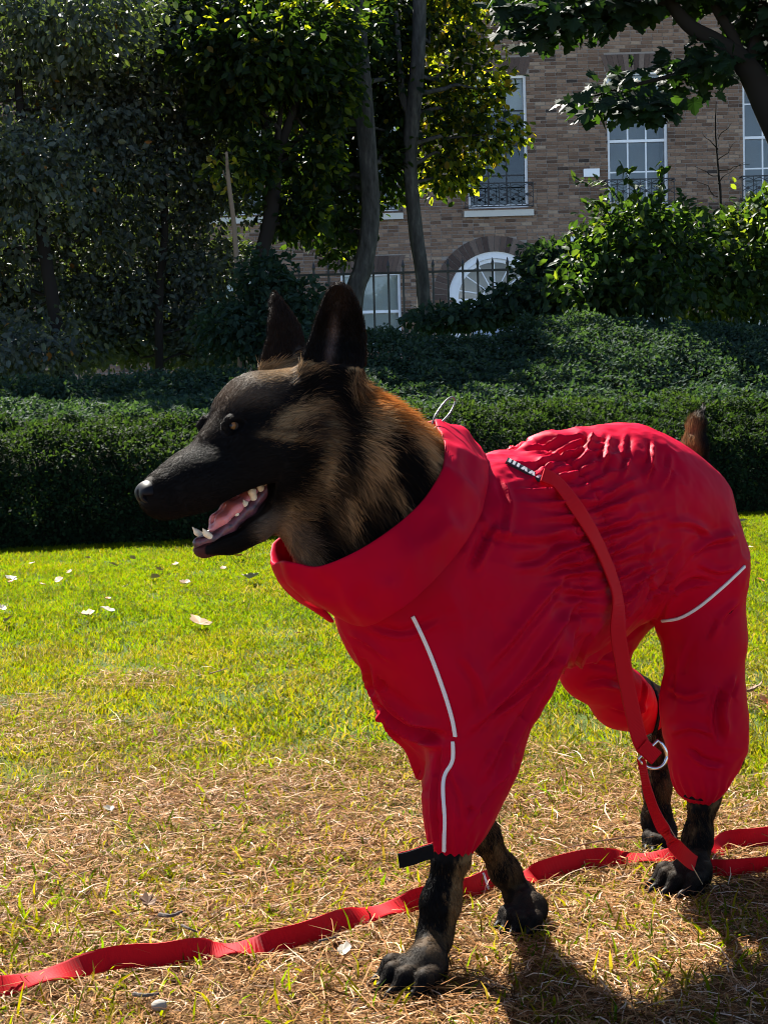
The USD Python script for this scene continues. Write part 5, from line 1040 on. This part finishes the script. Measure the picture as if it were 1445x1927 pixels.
for y in np.arange(.9, 8.9, step):
    for x in np.arange(-(.27 * y + 1.3), .27 * y + 1.31, step):
        jx, jy = x + lrng.normal(0, .04), y + lrng.normal(0, .04)
        nz = meshkit.fbm(V3(jx / .5, jy / .5, 0), 3, 66); b = (jy - 2.52 - .10 * np.sin(jx * 2.2 + 2.6)) / .45 + (nz - .5) * 3.2
        if (V3(jx, jy, 0) - HA) @ hn_ < .0: continue          # under the hedge
        if b > -.45 + lrng.normal(0, .25):
            far = smooth_ = np.clip((jy - 3.2) / 2.0 + (nz - .5) * 1.6, 0, 1)
            gpl.append((jx, jy, lrng.integers(0, 5) + (0 if lrng.random() < far else 5), lrng.uniform(.85, 1.2)))
        if b < .12 + lrng.normal(0, .3) or (b < 2.4 and lrng.random() < .30 * (1 - b / 2.4)): spl.append((jx, jy, lrng.integers(0, 8), lrng.uniform(.85, 1.15)))
        if b < .8: tpl.append((jx, jy, lrng.integers(0, 4) + (4 if meshkit.noise(V3(jx / .16, jy / .16, 0), 8) > (.56 if b < -1.8 else .40) else 0), lrng.uniform(.75, 1.2)))
instancer('lawn_grass', 'bright green mown lawn reaching back to the hedge', 'grass', 'grass_blade', green, gpl)
instancer('dry_grass', 'dry straw-coloured grass thatch around the paws of the dog', 'dry grass', 'straw', straw, spl)
instancer('grass_tufts', 'sparse green tufts growing through the dry straw', 'grass', 'grass_blade', sparse, tpl)
# ---------------------------------------------------------------- fallen leaves, twigs and bits on the ground
simple('leaf_tan', (.34, .22, .11), .7); simple('leaf_pale', (.26, .23, .175), .6); simple('leaf_orange', (.50, .14, .02), .6); simple('leaf_brown', (.14, .075, .035), .8); simple('bark_bit', (.05, .038, .03), .9); simple('pebble_pale', (.20, .18, .15), .8)
lr2 = np.random.default_rng(77)
def fallen_leaf(px, py, wpx, mat, label, group=None, cup=.3):
    g = ground_at(px, py, .026 if ground_at(px, py)[1] > 2.9 else .016); s = wpx * g[1] / F_PX
    m = MAPLE[0].copy() * V3(1, .9, 1); rr_ = np.hypot(m[:, 0] - .4, m[:, 1]); m[:, :2] = V3(.4, 0, 0)[:2] + (m[:, :2] - V3(.4, 0, 0)[:2]) * (.45 + .55 * .42 / np.maximum(rr_, .12))[:, None] * lr2.uniform(.75, 1.2, (len(m), 1)); m[0] = MAPLE[0][0]; cup = lr2.uniform(.3, 1.1); v = (m - V3(.4, 0, 0)) * s; v[:, 2] = cup * (v[:, 0] ** 2 + v[:, 1] ** 2) / s + .10 * s * np.sin(v[:, 0] / s * 5) ; a = lr2.uniform(0, 6.28)
    R = np.array([[math.cos(a), -math.sin(a), 0], [math.sin(a), math.cos(a), 0], [0, 0, 1]]); v = v @ R.T
    tl = lr2.normal(0, .22, 2); v[:, 2] += v[:, 0] * tl[0] + v[:, 1] * tl[1]; top = v + V3(0, 0, .0012)
    F = np.vstack([MAPLE[1], MAPLE[1][:, ::-1] + len(v)]); t = thing('fallen_leaf', label, 'leaf', g, 0, group)
    obj('blade', (np.vstack([top, v]), F), mat, t)
    st = np.array([m[1] - V3(.4, 0, 0), m[1] - V3(.6, .03, -.05), m[1] - V3(.78, .08, -.10)]) * s @ R.T; obj('stalk', tube(catmull(st, 5), .0008, 5), 'leaf_brown', t)
for a in ((375, 1171, 46, 'leaf_tan', 'largest curled tan leaf on the green lawn left of the dog chest'), (204, 1148, 32, 'leaf_pale', 'pale grey curled leaf lying right beside a tan leaf on the lawn'), (165, 1157, 32, 'leaf_tan', 'tan leaf just left of the pale grey leaf on the lawn'), (472, 1088, 40, 'leaf_pale', 'whitish leaf on the lawn below the dog jaw'),
    (292, 1085, 22, 'leaf_tan', 'small tan leaf on the lawn straight below the muzzle'), (348, 1098, 24, 'leaf_tan', 'small tan leaf right of and nearer than the one below the muzzle'), (3, 1146, 22, 'leaf_pale', 'white leaf cut by the left edge of the picture'), (15, 1167, 22, 'leaf_tan', 'tan leaf at the left edge just below the white leaf'),
    (22, 1090, 26, 'leaf_pale', 'pale leaf at the far left beside an orange one on the lawn'), (20, 1096, 14, 'leaf_orange', 'orange leaf touching a pale leaf at the far left of the lawn'), (204, 1126, 12, 'leaf_orange', 'little orange leaf just above the pale grey leaf'), (448, 1046, 20, 'leaf_orange', 'orange leaf on the lawn right behind the dog chin'),
    (562, 1191, 14, 'leaf_orange', 'orange leaf beside the front edge of the red suit'), (1390, 983, 30, 'leaf_pale', 'pale leaf close to the hedge at the right edge behind the rump'), (1373, 988, 16, 'leaf_orange', 'orange leaf close to the hedge right of the rump'), (1440, 1322, 26, 'leaf_orange', 'bright orange leaf at the right edge beside the hind leg'),
    (1418, 1300, 34, 'leaf_brown', 'brown dead leaf at the right edge above the bright orange leaf'), (1432, 1092, 16, 'leaf_orange', 'small orange leaf on the lawn right of the reflective piping'), (648, 1790, 34, 'leaf_pale', 'pale narrow leaf in the straw just below the leash'), (278, 1700, 34, 'leaf_brown', 'grey-brown dead leaf in the straw above the leash on the left'),
    (205, 1525, 24, 'leaf_pale', 'pale dry leaf in the straw at the edge of the green grass'), (432, 1645, 20, 'leaf_brown', 'dark brown curled leaf in the middle of the straw')):
    fallen_leaf(*a)
for (px, py, w) in ((215, 1063, 20), (130, 1078, 14), (330, 1063, 16), (110, 1092, 18), (80, 1100, 14), (250, 1050, 14), (420, 1070, 14), (60, 1060, 14), (300, 1072, 18), (165, 1050, 12), (235, 1104, 12), (390, 1120, 10), (1430, 1010, 14), (1410, 1030, 14), (1425, 1060, 12)):
    fallen_leaf(px, py, w, 'leaf_tan', 'tiny tan fallen leaf far back on the bright lawn', 'tiny fallen leaves far back on the lawn')
def stick(name, pts, w, mat, label, cat):
    P = np.array([ground_at(px, py, z) for px, py, z in pts]); t = thing(name, label, cat); c = catmull(P, 12); r = w * P[:, 1].mean() / F_PX / 2
    obj('shaft', tube(c, r * np.linspace(1, .6, 12) * (1 + .2 * np.sin(np.arange(12) * 2.3)), 7), mat, t); obj('broken_end', tube(np.array([c[0] + (c[0] - c[1]) * .15, c[0]]), [r * .3, r], 7), 'leaf_tan', t)
stick('bark_piece', [(300, 1722, .016), (322, 1724, .020), (342, 1716, .016)], 9, 'bark_bit', 'dark chip of bark in the straw right of the dead leaf', 'bark')
stick('bark_piece', [(252, 1872, .014), (275, 1874, .018), (298, 1871, .014)], 9, 'bark_bit', 'dark chip of bark below the leash at the lower left', 'bark')
stick('twig', [(342, 1742, .016), (355, 1748, .018), (372, 1755, .014)], 6, 'bark_bit', 'short dark twig just above the leash on the left', 'twig')
stick('twig', [(395, 1268, .03), (412, 1263, .034), (428, 1258, .03)], 3, 'leaf_brown', 'thin brown twig lying on the green lawn', 'twig')
stick('twig', [(1195, 1575, .03), (1130, 1583, .036), (1060, 1598, .03)], 3.5, 'leaf_brown', 'long thin twig on the straw in front of the far hind paw', 'twig')
stick('twig', [(600, 1772, .016), (616, 1768, .018), (634, 1764, .014)], 5, 'bark_bit', 'dark twig under the leash left of the front paw', 'twig')
stick('straw_stalk', [(1252, 1545, .10), (1285, 1600, .075), (1322, 1665, .02)], 2.4, 'leaf_tan', 'pale dry stalk leaning across the leash by the hind paw', 'stalk')
peb = trimesh.creation.icosphere(3, 1.0); pv = peb.vertices * (1 + .35 * (meshkit.fbm(peb.vertices * 1.6 + 4, 3, 2)[:, None] - .5)) * V3(.009, .007, .006); g = ground_at(300, 1893, .012)
tp_ = thing('pebble', 'pale lumpy pebble in the straw at the lower left', 'pebble', g); obj('stone', (pv, peb.faces), 'pebble_pale', tp_, True)
